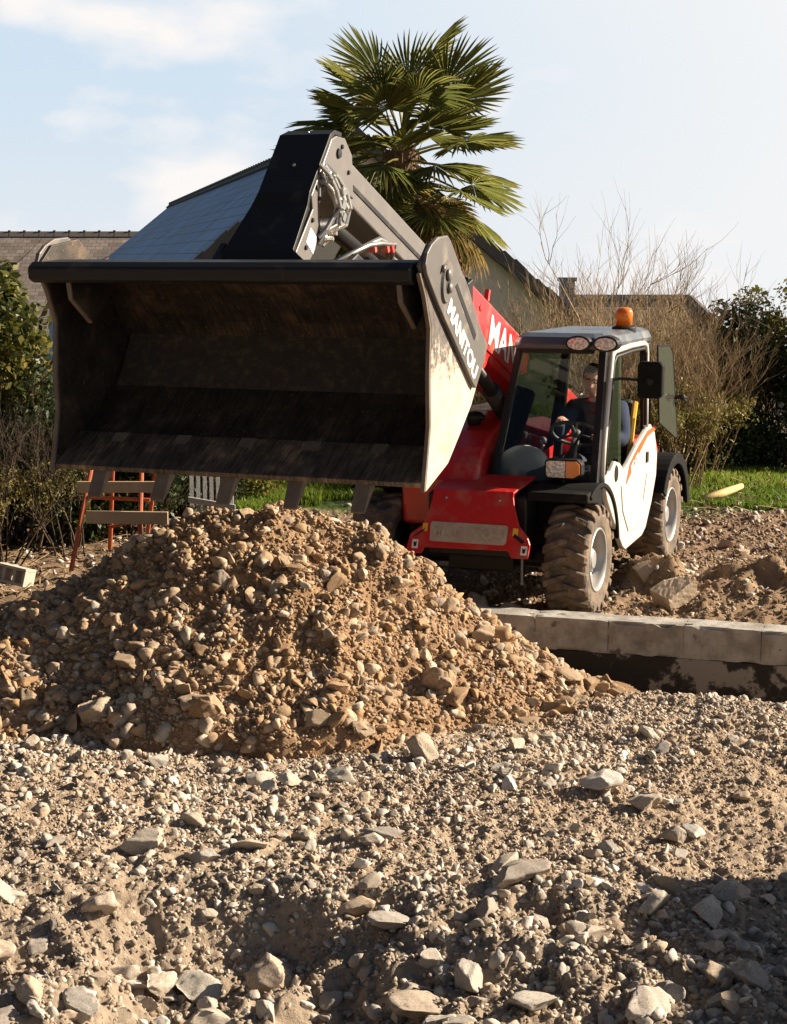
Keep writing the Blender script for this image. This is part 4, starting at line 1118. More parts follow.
_m = _n('ShaderNodeMath'); _m.operation = 'MULTIPLY_ADD'; _m.inputs[1].default_value = .85; _l(_nz(22, 9, .72), _m.inputs[0]); _l(_sp.outputs['Z'], _m.inputs[2])
_f = _n('ShaderNodeMapRange'); _f.inputs['From Min'].default_value = 2.40; _f.inputs['From Max'].default_value = 2.52; _l(_m.outputs[0], _f.inputs['Value'])
_bare = ramp(_nt, [(.3, (.34, .275, .21)), (.5, (.46, .385, .305)), (.72, (.54, .465, .385))], _nz(7, 8, .65))
_pt = ramp(_nt, [(.35, (.06, .05, .045)), (.65, (.13, .11, .095))], _nz(15, 6, .6))
_mx = _n('ShaderNodeMix'); _mx.data_type = 'RGBA'; _l(_f.outputs['Result'], _mx.inputs['Factor']); _l(_bare, _mx.inputs['A']); _l(_pt, _mx.inputs['B'])
_s2 = ramp(_nt, [(.67, (1, 1, 1)), (.71, (.30, .24, .19))], _nz(16, 7, .7))
_m2 = _n('ShaderNodeMix'); _m2.data_type = 'RGBA'; _m2.blend_type = 'MULTIPLY'; _m2.inputs['Factor'].default_value = .8; _l(_mx.outputs['Result'], _m2.inputs['A']); _l(_s2, _m2.inputs['B'])
_l(_m2.outputs['Result'], _b.inputs['Base Color']); _b.inputs['Roughness'].default_value = .75
CHAR = mat('charcoal_plate', (.095, .085, .078), .5, var=.12, vscale=8, dirt=.35, dirt_col=(.27, .22, .17), dscale=7)
bk_ = bpy.data.objects.new('bucket', None); col.objects.link(bk_); bk_.parent = tele
HB = 1.05
prof = [(3.70, 1.545), (3.50, 1.665), (3.30, 1.815), (3.16, 1.955), (3.115, 2.02), (3.125, 2.10), (3.20, 2.20), (3.36, 2.345), (3.54, 2.46), (3.66, 2.505), (3.78, 2.515), (3.90, 2.50)]
ribbon([(f_, u_, -HB, HB) for f_, u_ in prof], 'bucket_shell', BSTEEL, .022, bk_)
ribbon([(3.93, 1.422, -HB - .004, HB + .004), (3.66, 1.575, -HB - .004, HB + .004)], 'cutting_edge', ESTEEL, .03, bk_)
# stiffening ledge low on the back
q = MB(); q.prism([(3.34, 1.795), (3.31, 1.845), (3.215, 2.0), (3.15, 2.12), (3.125, 2.0)], fu, -HB + .02, HB - .02); q.build('stiffener', mat('rusty_ledge', (.038, .029, .021), .8, var=.35, vscale=14, dirt=.4, dirt_col=(.13, .09, .058), dscale=20, bump=.4, bscale=60), bk_, bev=.006)
q = MB(); q.prism([(4.01, 2.515), (4.05, 2.485), (4.045, 2.425), (4.0, 2.405), (3.90, 2.43), (3.80, 2.49), (3.84, 2.528)], fu, -HB - .06, HB - .02); q.build('top_beam', BLACK, bk_, bev=.01)
sidep = [(3.935, 1.405), (3.62, 1.51), (3.44, 1.645), (3.27, 1.78), (3.085, 2.0), (3.095, 2.12), (3.34, 2.40), (3.64, 2.635), (3.90, 2.60), (4.02, 2.50), (3.93, 2.36), (3.86, 2.20), (3.875, 1.95), (3.865, 1.72)]
for s0, s1 in ((HB, HB + .02), (-HB - .02, -HB)):
    q = MB(); q.prism(sidep, fu, s0, s1); q.build('side_plate', DUSTY if s0 > 0 else BSTEEL, bk_, bev=.004)
    ribbon([(f_ + .004, u_, s0 - .001, s1 + .001) for f_, u_ in ((3.935, 1.405), (3.865, 1.72), (3.875, 1.95), (3.86, 2.20), (3.93, 2.36), (4.005, 2.47))], 'worn_rim', WORN, .02, bk_)
guard = [(4.01, 2.505), (3.985, 2.56), (3.93, 2.60), (3.84, 2.635), (3.71, 2.645), (3.66, 2.62), (3.55, 2.52), (3.37, 2.32), (3.09, 2.08), (3.14, 2.00), (3.27, 1.865), (3.31, 1.885), (3.83, 2.31), (3.99, 2.46)]
q = MB(); q.prism(guard, fu, HB + .021, HB + .045); gd = q.build('guard_plate', CHAR, bk_, bev=.006)
q = MB(); q.prism([(f_, u_) for f_, u_ in guard], fu, -HB - .045, -HB - .021); q.build('guard_plate', CHAR, bk_, bev=.006)
q = MB(); q.prism([(3.60, 2.395), (3.57, 2.41), (3.28, 2.14), (3.31, 2.115)], fu, HB + .0452, HB + .047); q.build('slot', BLACK, gd)
# raised oval boss with a lifting eye
z = MB(); n_ = 24; cF, cU = 3.73, 2.42
rr = [(0, 0), (.0, .0)]
ring = lambda k1, k2, l_: [V3(cF + (k1 * math.cos(a) * .92 - k2 * math.sin(a) * .35), l_, cU + (k1 * math.cos(a) * .35 + k2 * math.sin(a) * .92)) for a in [2*math.pi*i/n_ for i in range(n_)]]
A_, B_ = ring(.075, .115, HB + .045), ring(.066, .105, HB + .058)
z.add(A_ + B_, [tuple(range(n_, 2*n_))] + [(i, (i+1) % n_, n_+(i+1) % n_, n_+i) for i in range(n_)]); z.build('boss', CHAR, gd, smooth=False)
z = MB(); A_, B_ = ring(.028, .062, HB + .0585), ring(.02, .05, HB + .061); z.add(A_ + B_, [tuple(range(n_, 2*n_))] + [(i, (i+1) % n_, n_+(i+1) % n_, n_+i) for i in range(n_)]); z.build('eye_hole', BLACK, gd)
z = MB(); z.ball(V3(3.74, HB + .066, 2.455), (.012, .03, .03), 10, 6); z.ball(V3(3.725, HB + .066, 2.39), (.012, .028, .026), 10, 6); z.tube([V3(3.78, HB + .055, 2.50), V3(3.80, HB + .055, 2.47)], .01, 6); z.build('shackle', GREY, gd, smooth=True)
d_ = V3(3.29 - 3.77, 0, 1.905 - 2.335).normalized(); u_ = V3(-d_.z, 0, 0); u_ = d_.cross(Vector((-1, 0, 0))).normalized()
if u_.z < 0: u_ = -u_
lay_text(text_mesh('MANITOU', 'lettering', .122, .001, .004, 0, 1.0), 'lettering', WHITE, gd, V3(3.725, HB + .0465, 2.278) + u_ * .004, d_, u_, Vector((1, 0, 0)))
# corner gussets inside
for l_ in (-.90, .95):
    ribbon([(4.0, 2.43, l_ - .013, l_ + .013), (3.975, 2.32, l_ - .013, l_ + .013), (3.79, 2.19, l_ - .013, l_ + .013)], 'gusset', WORN, .016, bk_)
    q = MB(); q.prism([(3.99, 2.43), (3.965, 2.325), (3.78, 2.195), (3.5, 2.40), (3.6, 2.54)], fu, l_ - .008, l_ + .008); q.build('gusset', BSTEEL, bk_)
# teeth
for l_ in (-.78, -.40, -.02, .36, .73):
    a, b2 = (3.66, 1.583), (3.99, 1.29)
    z = MB()
    w0, w1 = .042, .038
    def off(p, k): return (p[0] + .665 * k, p[1] + .747 * k)
    pts = []
    for (p, w_, k0, k1) in ((a, w0, .002, .028), ((3.88, 1.44), w0, -.034, .030), (b2, w1, -.006, .006)):
        pts.append([V3(off(p, k0)[0], l_ - w_, off(p, k0)[1]), V3(off(p, k0)[0], l_ + w_, off(p, k0)[1]), V3(off(p, k1)[0], l_ + w_, off(p, k1)[1]), V3(off(p, k1)[0], l_ - w_, off(p, k1)[1])])
    z.hexa(pts[0], pts[1]); z.hexa(pts[1], pts[2]); z.build('tooth', WORN, bk_, bev=.004)
# ------------------------------------------------------------------ the driver
SKIN, _nt, _b = new_mat('skin'); _b.inputs['Base Color'].default_value = (.58, .34, .24, 1); _b.inputs['Roughness'].default_value = .55; _b.inputs['Subsurface Weight'].default_value = .05
HAIR = mat('dark_hair', (.02, .015, .012), .6, var=.3, vscale=60)
SHIRT = mat('navy_work_jacket', (.035, .045, .075), .95, spec=.1, var=.2, bump=.3, bscale=40)
TROUS = mat('dark_trousers', (.03, .035, .05), .9, var=.2)
def skin_mesh(name, pts, edges, radii, sub=2):
    """grow one continuous surface round a skeleton"""
    me = bpy.data.meshes.new(name); me.from_pydata(pts, edges, []); me.update()
    o = bpy.data.objects.new(name, me); col.objects.link(o)
    md = o.modifiers.new('skin', 'SKIN'); md.use_smooth_shade = True
    for i, v in enumerate(me.skin_vertices[0].data):
        v.radius = radii[i] if hasattr(radii[i], '__len__') else (radii[i], radii[i]); v.use_root = (i == 0)
    sb = o.modifiers.new('sub', 'SUBSURF'); sb.levels = sub; sb.render_levels = sub
    dg = bpy.context.evaluated_depsgraph_get(); dg.update()
    out = bpy.data.meshes.new_from_object(o.evaluated_get(dg))
    bpy.data.objects.remove(o); bpy.data.meshes.remove(me); out.name = name
    return out
def join(name, meshes, voxel=0):
    mb = MB()
    for me in meshes:
        mb.add([v.co for v in me.vertices], [tuple(p.vertices) for p in me.polygons])
    me = mb.mesh(name, True)
    if voxel:
        o = bpy.data.objects.new(name, me); col.objects.link(o)
        rm = o.modifiers.new('remesh', 'REMESH'); rm.mode = 'VOXEL'; rm.voxel_size = voxel; rm.use_smooth_shade = True
        sm = o.modifiers.new('smooth', 'SMOOTH'); sm.iterations = 3; sm.factor = .5
        dg = bpy.context.evaluated_depsgraph_get(); dg.update()
        me = bpy.data.meshes.new_from_object(o.evaluated_get(dg)); bpy.data.objects.remove(o); me.name = name
    return me
# skeleton in machine coordinates, hips on the seat, right hand on top of the wheel
J = dict(pel=(-1.16, .54, .93), spine=(-1.19, .54, 1.10), chest=(-1.17, .54, 1.28), neck=(-1.13, .54, 1.43), head0=(-1.10, .535, 1.50),
         shR=(-1.14, .35, 1.37), elR=(-.92, .28, 1.17), wrR=(-.655, .40, 1.335), shL=(-1.14, .73, 1.37), elL=(-.95, .80, 1.15), wrL=(-.70, .71, 1.22),
         hipR=(-1.13, .45, .91), knR=(-.72, .42, 1.0), anR=(-.52, .40, .68), hipL=(-1.13, .63, .91), knL=(-.72, .66, 1.0), anL=(-.52, .68, .68), toR=(-.36, .40, .645), toL=(-.36, .68, .645))
jn = list(J); jp = [V3(*J[k]) for k in jn]; jid = {k: i for i, k in enumerate(jn)}
E_ = [('pel','spine'),('spine','chest'),('chest','neck'),('neck','head0'),('chest','shR'),('shR','elR'),('elR','wrR'),('chest','shL'),('shL','elL'),('elL','wrL'),('pel','hipR'),('hipR','knR'),('knR','anR'),('anR','toR'),('pel','hipL'),('hipL','knL'),('knL','anL'),('anL','toL')]
rad = dict(pel=(.15,.12), spine=(.145,.11), chest=(.16,.115), neck=.058, head0=.058, shR=.068, elR=.048, wrR=.031, shL=.068, elL=.048, wrL=.031, hipR=.095, knR=.066, anR=.045, toR=.035, hipL=.095, knL=.066, anL=.045, toL=.035)
body_core = skin_mesh('body', jp, [(jid[a], jid[b_]) for a, b_ in E_], [rad[k] for k in jn])
# head with a face, turned a little down and to the machine's right
def head_mesh():
    Vv, Ff = ICO[4]; P = Vv.copy()
    x, y, z = P.T.copy()            # x side, y forward, z up (unit sphere)
    jaw = np.clip(-z, 0, 1)
    X = x * (.074 - .020 * jaw ** 1.3); Y = y * .095; Z = z * .118
    Y += np.where(y > 0, .010 * jaw, -.004 * jaw)
    def bump(cx, cz, sx, sz, amt):
        return amt * np.exp(-((x - cx) / sx) ** 2 - ((z - cz) / sz) ** 2) * (y > 0)
    Y += bump(0, -.16, .13, .20, .016) + bump(0, -.27, .17, .09, .014)        # nose bridge and tip
    for s_ in (-1, 1): Y -= bump(s_ * .36, .05, .17, .12, .011)                 # eye sockets
    Y += bump(0, .20, .6, .10, .006)                                             # brow
    Y += bump(0, -.50, .24, .045, .007) + bump(0, -.60, .22, .05, .007) - bump(0, -.55, .24, .022, .006)   # lips
    Y += bump(0, -.80, .25, .14, .010)                                           # chin
    m1 = MB(); m1.add(np.stack([X, Y, Z], -1), [tuple(f) for f in Ff])
    for s_ in (-1, 1): m1.ball((s_ * .074, -.008, -.005), (.010, .020, .032), 10, 8)
    return m1
HM = head_mesh()
HC = V3(-1.075, .53, 1.60)
HR = Matrix.Rotation(R(6), 3, 'Z') @ Matrix(((1, 0, 0), (0, -1, 0), (0, 0, 1))) @ Matrix.Rotation(R(-10), 3, 'X')
def to_head(p): return HC + HR @ Vector(p)
HM.v = [tuple(to_head(p)) for p in HM.v]
hm = HM.mesh('head_tmp')
# hands: palm and five separate curled fingers round the rim of the wheel
def hand(wr, towards, down, thumb_side, seedd):
    t = Vector(towards).normalized(); d = Vector(down).normalized(); s_ = t.cross(d).normalized() * thumb_side
    d = s_.cross(t).normalized() * (1 if s_.cross(t).dot(d) > 0 else -1)
    pts = [wr, wr + t * .035, wr + t * .075]; ed = [(0, 1), (1, 2)]; rr = [(.024, .020), (.034, .020), (.036, .018)]
    palm = skin_mesh('palm', pts, ed, rr, 2)
    ms = [palm]
    for k, (o_, ln) in enumerate(((.030, .072), (.011, .082), (-.009, .077), (-.027, .060))):
        b0 = wr + t * .070 + s_ * o_
        q_ = [b0, b0 + t * ln * .42 + d * .006, b0 + t * ln * .66 + d * ln * .28, b0 + t * ln * .55 + d * ln * .62]
        ms.append(skin_mesh('finger', q_, [(0, 1), (1, 2), (2, 3)], [.0095, .0092, .0085, .0075], 1))
    b0 = wr + t * .025 + s_ * .026
    ms.append(skin_mesh('thumb', [b0, b0 + t * .03 + s_ * .024 + d * .012, b0 + t * .058 + s_ * .024 + d * .03], [(0, 1), (1, 2)], [.013, .011, .009], 1))
    return ms
hR = hand(V3(*J['wrR']), V3(.9, .35, .12), V3(.35, 0, -1), 1, 1)
hL = hand(V3(*J['wrL']), V3(.9, -.25, .10), V3(.35, 0, -1), -1, 2)
pm = join('person', [body_core, hm] + hR + hL, .006)
drv = place('person', pm, SKIN)
drv.location = tele.location; drv.rotation_euler = tele.rotation_euler
tag(drv, 'dark haired driver in navy work jacket seated in the cab, hand on wheel', 'person')
# clothing
def part_skin(names, edges, extra, name, material):
    ids = {k: i for i, k in enumerate(names)}
    me = skin_mesh(name, [V3(*J[k]) if k in J else V3(*extra[k][0]) for k in names], [(ids[a], ids[b_]) for a, b_ in edges], [tuple(np.array(rad[k] if hasattr(rad[k], '__len__') else (rad[k],) * 2) + .022) if k in J else extra[k][1] for k in names])
    return place(name, me, material, drv)
part_skin(['spine', 'pel', 'chest', 'nk', 'shR', 'elR', 'wR', 'shL', 'elL', 'wL'], [('pel','spine'),('spine','chest'),('chest','nk'),('chest','shR'),('shR','elR'),('elR','wR'),('chest','shL'),('shL','elL'),('elL','wL')],
          {'nk': ((-1.13, .54, 1.452), (.074, .072)), 'wR': ((-.70, .38, 1.307), .045), 'wL': ((-.74, .725, 1.21), .045)}, 'jacket', SHIRT)
part_skin(['pel', 'hipR', 'knR', 'anR', 'hipL', 'knL', 'anL'], [('pel','hipR'),('hipR','knR'),('knR','anR'),('pel','hipL'),('hipL','knL'),('knL','anL')], {}, 'trousers', TROUS)
hb = MB()
Vv, Ff = ICO[4]
keepv = (Vv[:, 2] > .30 - .75 * np.clip(-Vv[:, 1], 0, 1) ** .7 + .25 * np.clip(Vv[:, 1], 0, 1)) & ~((Vv[:, 1] > .55) & (Vv[:, 2] < .52))
hv_ = [to_head((p[0] * .081, p[1] * .102 - .003, p[2] * .125 + .004)) for p in Vv]
hb.add(hv_, [tuple(f) for f in Ff if keepv[f].all()])
ho = hb.build('hair', HAIR, drv, smooth=True)
sd = ho.modifiers.new('thick', 'SOLIDIFY'); sd.thickness = .01; sd.offset = 0
ey = MB()
for s_ in (-1, 1): ey.ball(to_head((s_ * .027, .076, .006)), .0105, 10, 8)
ey.build('eyes', mat('eye_white', (.6, .58, .55), .3), drv, smooth=True)
ey = MB()
for s_ in (-1, 1): ey.ball(to_head((s_ * .027, .083, .005)), .0058, 8, 6)
ey.build('irises', mat('iris', (.03, .02, .015), .3), drv, smooth=True)
eb = MB()
for s_ in (-1, 1): eb.tube([to_head((s_ * .012, .094, .024)), to_head((s_ * .030, .090, .029)), to_head((s_ * .046, .078, .023))], [.0035, .0045, .002], 6)
eb.build('eyebrows', HAIR, drv)
# ------------------------------------------------------------------ vegetation
BARK = mat('bark', (.12, .085, .055), .9, var=.3, vscale=20, bump=.5, bscale=60)
TWIG = tint_mat('twig_bark', [(0, (.22, .155, .085)), (.5, (.33, .235, .13)), (1, (.17, .12, .072))], .85, noise=.1)
DTWIG = tint_mat('dark_twig', [(0, (.035, .026, .019)), (.5, (.06, .043, .03)), (1, (.11, .075, .045))], .9, noise=.1)  # twig colour darkened to carry the shade inside the left thickets
LEAF_DARK = tint_mat('dark_leaf', [(0, (.014, .028, .011)), (.5, (.030, .052, .016)), (.8, (.065, .085, .02)), (1, (.14, .13, .03))], .5, trans=.22, noise=.1)
LEAF_GOLD = tint_mat('golden_leaf', [(0, (.06, .075, .015)), (.4, (.14, .14, .028)), (.75, (.24, .20, .04)), (1, (.30, .19, .05))], .5, trans=.35, noise=.1)
LEAF_MID = tint_mat('laurel_leaf', [(0, (.035, .045, .012)), (.45, (.085, .095, .02)), (.75, (.17, .155, .032)), (1, (.26, .19, .045))], .45, trans=.3, noise=.1)
LEAF_DRY = tint_mat('dry_leaf', [(0, (.13, .10, .035)), (.4, (.20, .165, .04)), (.7, (.14, .15, .035)), (1, (.28, .19, .07))], .7, trans=.3, noise=.1)
GRASSM = tint_mat('grass_blade', [(0, (.09, .15, .02)), (.5, (.17, .24, .03)), (.85, (.25, .28, .05)), (1, (.34, .29, .10))], .5, trans=.45, noise=.05)

def leaf_arrays(C, size, r, droop=.3, wide=.5):
    n = len(C)
    d = r.normal(size=(n, 3)); d[:, 2] -= droop; d /= np.linalg.norm(d, axis=1)[:, None]
    u = r.normal(size=(n, 3)); u -= d * (u * d).sum(1)[:, None]; u /= np.linalg.norm(u, axis=1)[:, None]
    k = np.cross(d, u)
    s = size[:, None]
    V = np.stack([C, C + d * s * .5 + u * s * wide * .5 + k * s * .08, C + d * s, C + d * s * .5 - u * s * wide * .5 + k * s * .08], 1).reshape(-1, 3)
    F = np.arange(n * 4).reshape(n, 4)
    return V, F
def clump_points(n, clumps, r):
    """clumps: list of (centre, radii, weight); leaves lie mostly near each clump's skin"""
    w_ = np.array([c[2] for c in clumps], float); w_ /= w_.sum()
    k = r.choice(len(clumps), size=n, p=w_)
    d = r.normal(size=(n, 3)); d /= np.linalg.norm(d, axis=1)[:, None]
    rad_ = r.random(n) ** .45
    C = np.array([c[0] for c in clumps])[k]; Rr = np.array([c[1] for c in clumps])[k]
    return C + d * Rr * rad_[:, None], k
def twig_tubes(paths):
    """paths: list of (points, r0, r1) -> one triangle-sided mesh"""
    V, F, T = [], [], []
    off = 0
    for pts, r0, r1 in paths:
        m_ = len(pts); tn = rnd.random()
        for i, p in enumerate(pts):
            t = (pts[min(i+1, m_-1)] - pts[max(i-1, 0)]).normalized()
            a = Vector((0, 0, 1)) if abs(t.z) < .9 else Vector((1, 0, 0))
            u = t.cross(a).normalized(); v = t.cross(u); rr = r0 + (r1 - r0) * i / (m_ - 1)
            for q in (0, 2.094, 4.189):
                V.append(p + (u * math.cos(q) + v * math.sin(q)) * rr); T.append(tn)
        for i in range(m_ - 1):
            for k in range(3):
                k2 = (k+1) % 3
                F.append((off + i*3 + k, off + i*3 + k2, off + i*3 + 3 + k2, off + i*3 + 3 + k))
        off += m_ * 3
    return np.array([v[:] for v in V]), np.array(F), np.array(T)
def grow(paths, p, d, ln, r0, depth, rd, spread=.55, up=.12, tips=None, kids=(3, 4)):
    pts = [p.copy()]; n_ = 5; q = p.copy(); dd = d.copy()
    for i in range(n_):
        dd = (dd + Vector((rd.gauss(0, .13), rd.gauss(0, .13), rd.gauss(0, .10) + up * .4))).normalized()
        q = q + dd * (ln / n_); pts.append(q.copy())
    paths.append((pts, r0, r0 * .38))
    if tips is not None: tips.append(q.copy())
    if depth <= 0: return
    for k in range(rd.randint(*kids)):
        t = rd.uniform(.25, .98); i = min(int(t * n_), n_ - 1); f = t * n_ - i
        b = pts[i].lerp(pts[i+1], f)
        base = (pts[i+1] - pts[i]).normalized()
        side = Vector((rd.gauss(0, 1), rd.gauss(0, 1), rd.gauss(0, .6))); side = (side - base * side.dot(base)).normalized()
        grow(paths, b, (base + side * spread * rd.uniform(.7, 1.5) + Vector((0, 0, up))).normalized(), ln * rd.uniform(.42, .68), r0 * .52, depth - 1, rd, spread, up, tips, kids)

# ---- bare shrubs: two grown shapes, every shrub a copy with its own leaves
def bare_shrub(seed, h, stems, depth, leaves, leafsize):
    rd = random.Random(seed); paths = []; tips = []
    for k in range(stems):
        a = rd.uniform(0, 6.28); lean = rd.uniform(.05, .42)
        d = Vector((math.cos(a) * lean, math.sin(a) * lean, 1)).normalized()
        grow(paths, Vector((math.cos(a) * rd.uniform(0, .3), math.sin(a) * rd.uniform(0, .3), -.05)), d, h * rd.uniform(.6, .85), .019, depth, rd, .5, .16, tips)
    Vt, Ft, Tt = twig_tubes(paths)
    st = npmesh('stems', Vt, Ft, Tt)
    r_ = np.random.default_rng(seed)
    P = []
    for pts, _, _ in paths:
        for p in pts[1:]:
            P.append(p[:])
    P = np.array(P); C = P[r_.integers(len(P), size=leaves)] + r_.normal(size=(leaves, 3)) * .03
    keepz = C[:, 2] < h * .62; C = C[keepz]
    Vl, Fl = leaf_arrays(C, r_.uniform(.6, 1.3, len(C)) * leafsize, r_)
    lf = npmesh('leaves', Vl, Fl, np.repeat(r_.random(len(C)), 4))
    return st, lf
SH = [bare_shrub(101, 2.6, 9, 3, 5200, .06), bare_shrub(102, 2.3, 10, 3, 8000, .065), bare_shrub(103, 2.9, 8, 3, 3000, .055)]
def shrub(x, y, k, sc_, rz, label, group, leafmat=LEAF_DRY, twig=TWIG, name='bare_shrub', cat='shrub', lean=(0, 0)):
    rt = empty(name, (x, y, float(ground_z(x, y))), rz); rt.scale = (sc_, sc_, sc_); rt.rotation_euler = (lean[0], lean[1], rz)
    tag(rt, label, cat, group)
    for me_, nm, mt_ in ((SH[k][0], 'stems', twig), (SH[k][1], 'leaves', leafmat)):
        o = bpy.data.objects.new(nm, me_.copy()); o.data.materials.clear(); o.data.materials.append(mt_); col.objects.link(o); o.parent = rt
    return rt
GB = 'bare shrubs behind the machine'
for i, (px, Y, k, s_) in enumerate([(478, 20.2, 1, .70), (508, 21.0, 2, .66), (545, 20.6, 2, .82), (580, 20.3, 0, .9), (612, 20.0, 2, .92), (640, 20.6, 0, .84), (662, 19.4, 1, .80), (692, 20.0, 1, .72), (712, 21.4, 0, .70), (742, 21.2, 0, .72), (590, 18.6, 1, .72), (675, 18.3, 1, .66), (630, 18.2, 1, .66), (490, 19.2, 1, .62), (520, 18.9, 1, .66), (548, 19.3, 1, .70), (655, 18.8, 1, .74), (690, 18.7, 1, .66), (710, 19.4, 1, .66), (605, 19.2, 1, .78), (572, 18.4, 1, .66)]):
    shrub((px - 393.5) / F_PX * Y, Y, k, s_, i * 1.7, 'bare twiggy shrub with sparse yellow leaves in the thicket behind the cab', GB, LEAF_GOLD if i % 2 == 0 else LEAF_DRY)
# ---- leafy bushes
def bush(name, x, y, clumps, n, size, leafmat, label, cat='bush', group=None, seed=1, stems=10, twig=DTWIG, h=1.6, wide=.5):
    rt = empty(name, (x, y, float(ground_z(x, y)))); tag(rt, label, cat, group)
    r_ = np.random.default_rng(seed)
    C, k = clump_points(n, clumps, r_)
    Vl, Fl = leaf_arrays(C, r_.uniform(.6, 1.3, n) * size, r_, wide=wide)
    place('leaves', npmesh('leaves', Vl, Fl, np.repeat(np.clip(r_.random(n) * .8 + (r_.random(len(clumps)) * .35 - .1)[k], 0, 1), 4)), leafmat, rt)
    rd = random.Random(seed); paths = []
    for s_ in range(stems):
        c = clumps[rd.randrange(len(clumps))][0]
        b0 = Vector((c[0] * .45 + rd.gauss(0, .15), c[1] * .45 + rd.gauss(0, .12), -.05))
        d = (Vector(c) - b0)
        grow(paths, b0, d.normalized(), d.length * rd.uniform(.6, .9), .016, 2, rd, .6, .02, None, (2, 4))
    Vt, Ft, Tt = twig_tubes(paths); place('stems', npmesh('stems', Vt, Ft, Tt), twig, rt)
    return rt
def rc(n, cx, cy, cz, sx, sy, sz, r0, r1, seed):
    rd = random.Random(seed)
    return [((cx + rd.uniform(-sx, sx), cy + rd.uniform(-sy, sy), cz + rd.uniform(-sz, sz)), tuple(rd.uniform(r0, r1) for _ in range(3)), 1) for _ in range(n)]
# right: dark evergreen mass
bush('evergreen_bush', 4.6, 20.6, rc(26, .2, .1, 1.0, .75, .5, .85, .22, .42, 1), 15000, .075, LEAF_DARK, 'tall dark evergreen bush at the right edge above the grass', seed=31, stems=14)
bush('evergreen_bush', 3.95, 21.2, rc(18, 0, 0, .85, .5, .4, .6, .2, .36, 2), 9000, .07, LEAF_DARK, 'lower dark evergreen bush just left of the tall one', seed=32, stems=10)
bush('evergreen_bush', 5.5, 20.3, rc(20, 0, 0, 1.1, .6, .4, .85, .25, .4, 3), 9000, .075, LEAF_DARK, 'dark evergreen bush cut by the right edge of the photo', seed=33, stems=8)
bush('golden_bush', 4.95, 21.0, rc(12, 0, 0, 1.85, .65, .25, .35, .16, .3, 4), 4200, .06, LEAF_GOLD, 'yellow green leafy top catching the sun above the dark bush', seed=34, stems=10)
bush('golden_bush', 3.2, 19.9, rc(22, 0, 0, .75, .5, .3, .62, .15, .30, 5), 9000, .055, LEAF_GOLD, 'low yellow green bush right of the rear wheel', seed=35, stems=10, twig=TWIG)
bush('golden_bush', 2.62, 20.2, rc(20, 0, 0, .9, .55, .3, .7, .15, .28, 6), 7000, .05, LEAF_GOLD, 'sparse olive bush behind the folded cab window', seed=36, stems=12, twig=TWIG)
# left: laurel, and thickets whose shade is put into dark leaf and twig colours
bush('laurel_bush', -3.55, 14.6, rc(24, 0, 0, 1.75, .50, .40, .55, .18, .34, 7), 9000, .085, LEAF_MID, 'sunlit laurel bush with yellow green leaves at the left edge', seed=41, stems=16, wide=.55)
bush('thicket', -3.45, 14.9, rc(26, 0, 0, .8, .7, .4, .75, .24, .42, 8), 13000, .07, LEAF_DARK, 'dark tangled thicket under the laurel at left', seed=42, stems=60)
bush('thicket', -2.5, 15.4, rc(22, 0, 0, .7, .6, .3, .65, .24, .4, 9), 10000, .06, LEAF_DARK, 'dark tangled thicket behind the rusty trestle', seed=43, stems=50)
bush('thicket', -2.05, 16.6, rc(16, 0, 0, .65, .6, .3, .5, .2, .32, 10), 4600, .06, LEAF_DARK, 'dark leafy thicket behind the grey slatted panel', seed=44, stems=30)
bush('leafy_shrub', -1.75, 17.6, rc(14, 0, 0, .55, .4, .3, .42, .16, .28, 11), 3600, .06, LEAF_GOLD, 'green leafy shrub left of the bright grass patch', seed=45, stems=16)
bush('thicket', -.3, 20.4, rc(22, 0, 0, .6, 1.0, .3, .5, .2, .36, 12), 6500, .06, LEAF_DARK, 'dark hedge behind the bright grass patch', 'hedge', seed=46, stems=20)
bush('thicket', 1.3, 20.8, rc(22, 0, 0, .65, .8, .3, .55, .2, .36, 13), 6500, .06, LEAF_DARK, 'dark hedge hidden mostly behind the red hood', 'hedge', seed=47, stems=20)
# twisted bare stems at left
for i, (x, y) in enumerate(((-3.15, 13.7), (-2.75, 14.3), (-3.5, 13.9))):
    shrub(x, y, 0, .5, i * 2.1, 'leafless tangle of bent brown stems at the foot of the left thicket', 'bent stems at left', LEAF_DRY, DTWIG, 'bramble', 'bramble', (rnd.uniform(-.5, .5), rnd.uniform(.2, .6)))

# ---- grass and dry litter
r_ = np.random.default_rng(77)
def grass_patch(n, x0, x1, y0, y1, hmin, hmax, thr):
    X = r_.uniform(x0, x1, n); Y = r_.uniform(y0, y1, n)
    k = (fbm(X, Y, .9, 3, 200) > thr) & (Y + 1.2 * vnoise(X * .9, Y * .9, 4) * .5 > y0 + .3)
    X, Y = X[k], Y[k]; n = len(X)
    Z = ground_z(X, Y) - .01; h = r_.uniform(hmin, hmax, n) * (.8 + .4 * vnoise(X * 2, Y * 2, 9)); a = r_.uniform(0, 6.28, n)
    w_ = .006 + .004 * r_.random(n); lx, ly = r_.normal(0, .35, n) * h, r_.normal(0, .35, n) * h
    B = np.stack([X, Y, Z], -1); s = np.stack([np.cos(a) * w_, np.sin(a) * w_, 0 * a], -1)
    M_ = B + np.stack([lx * .35, ly * .35, h * .6], -1); Tp = B + np.stack([lx, ly, h], -1)
    V = np.stack([B - s, B + s, M_ + s * .7, Tp, M_ - s * .7], 1).reshape(-1, 3)
    return V, np.arange(n * 5).reshape(n, 5), np.repeat(np.clip(r_.random(n) * .7 + .3 * vnoise(X, Y, 12), 0, 1), 5)
gp = [grass_patch(26000, 2.3, 6.2, 16.7, 20.0, .06, .15, -.45), grass_patch(22000, -1.6, 1.2, 16.3, 19.8, .08, .18, -.7)]
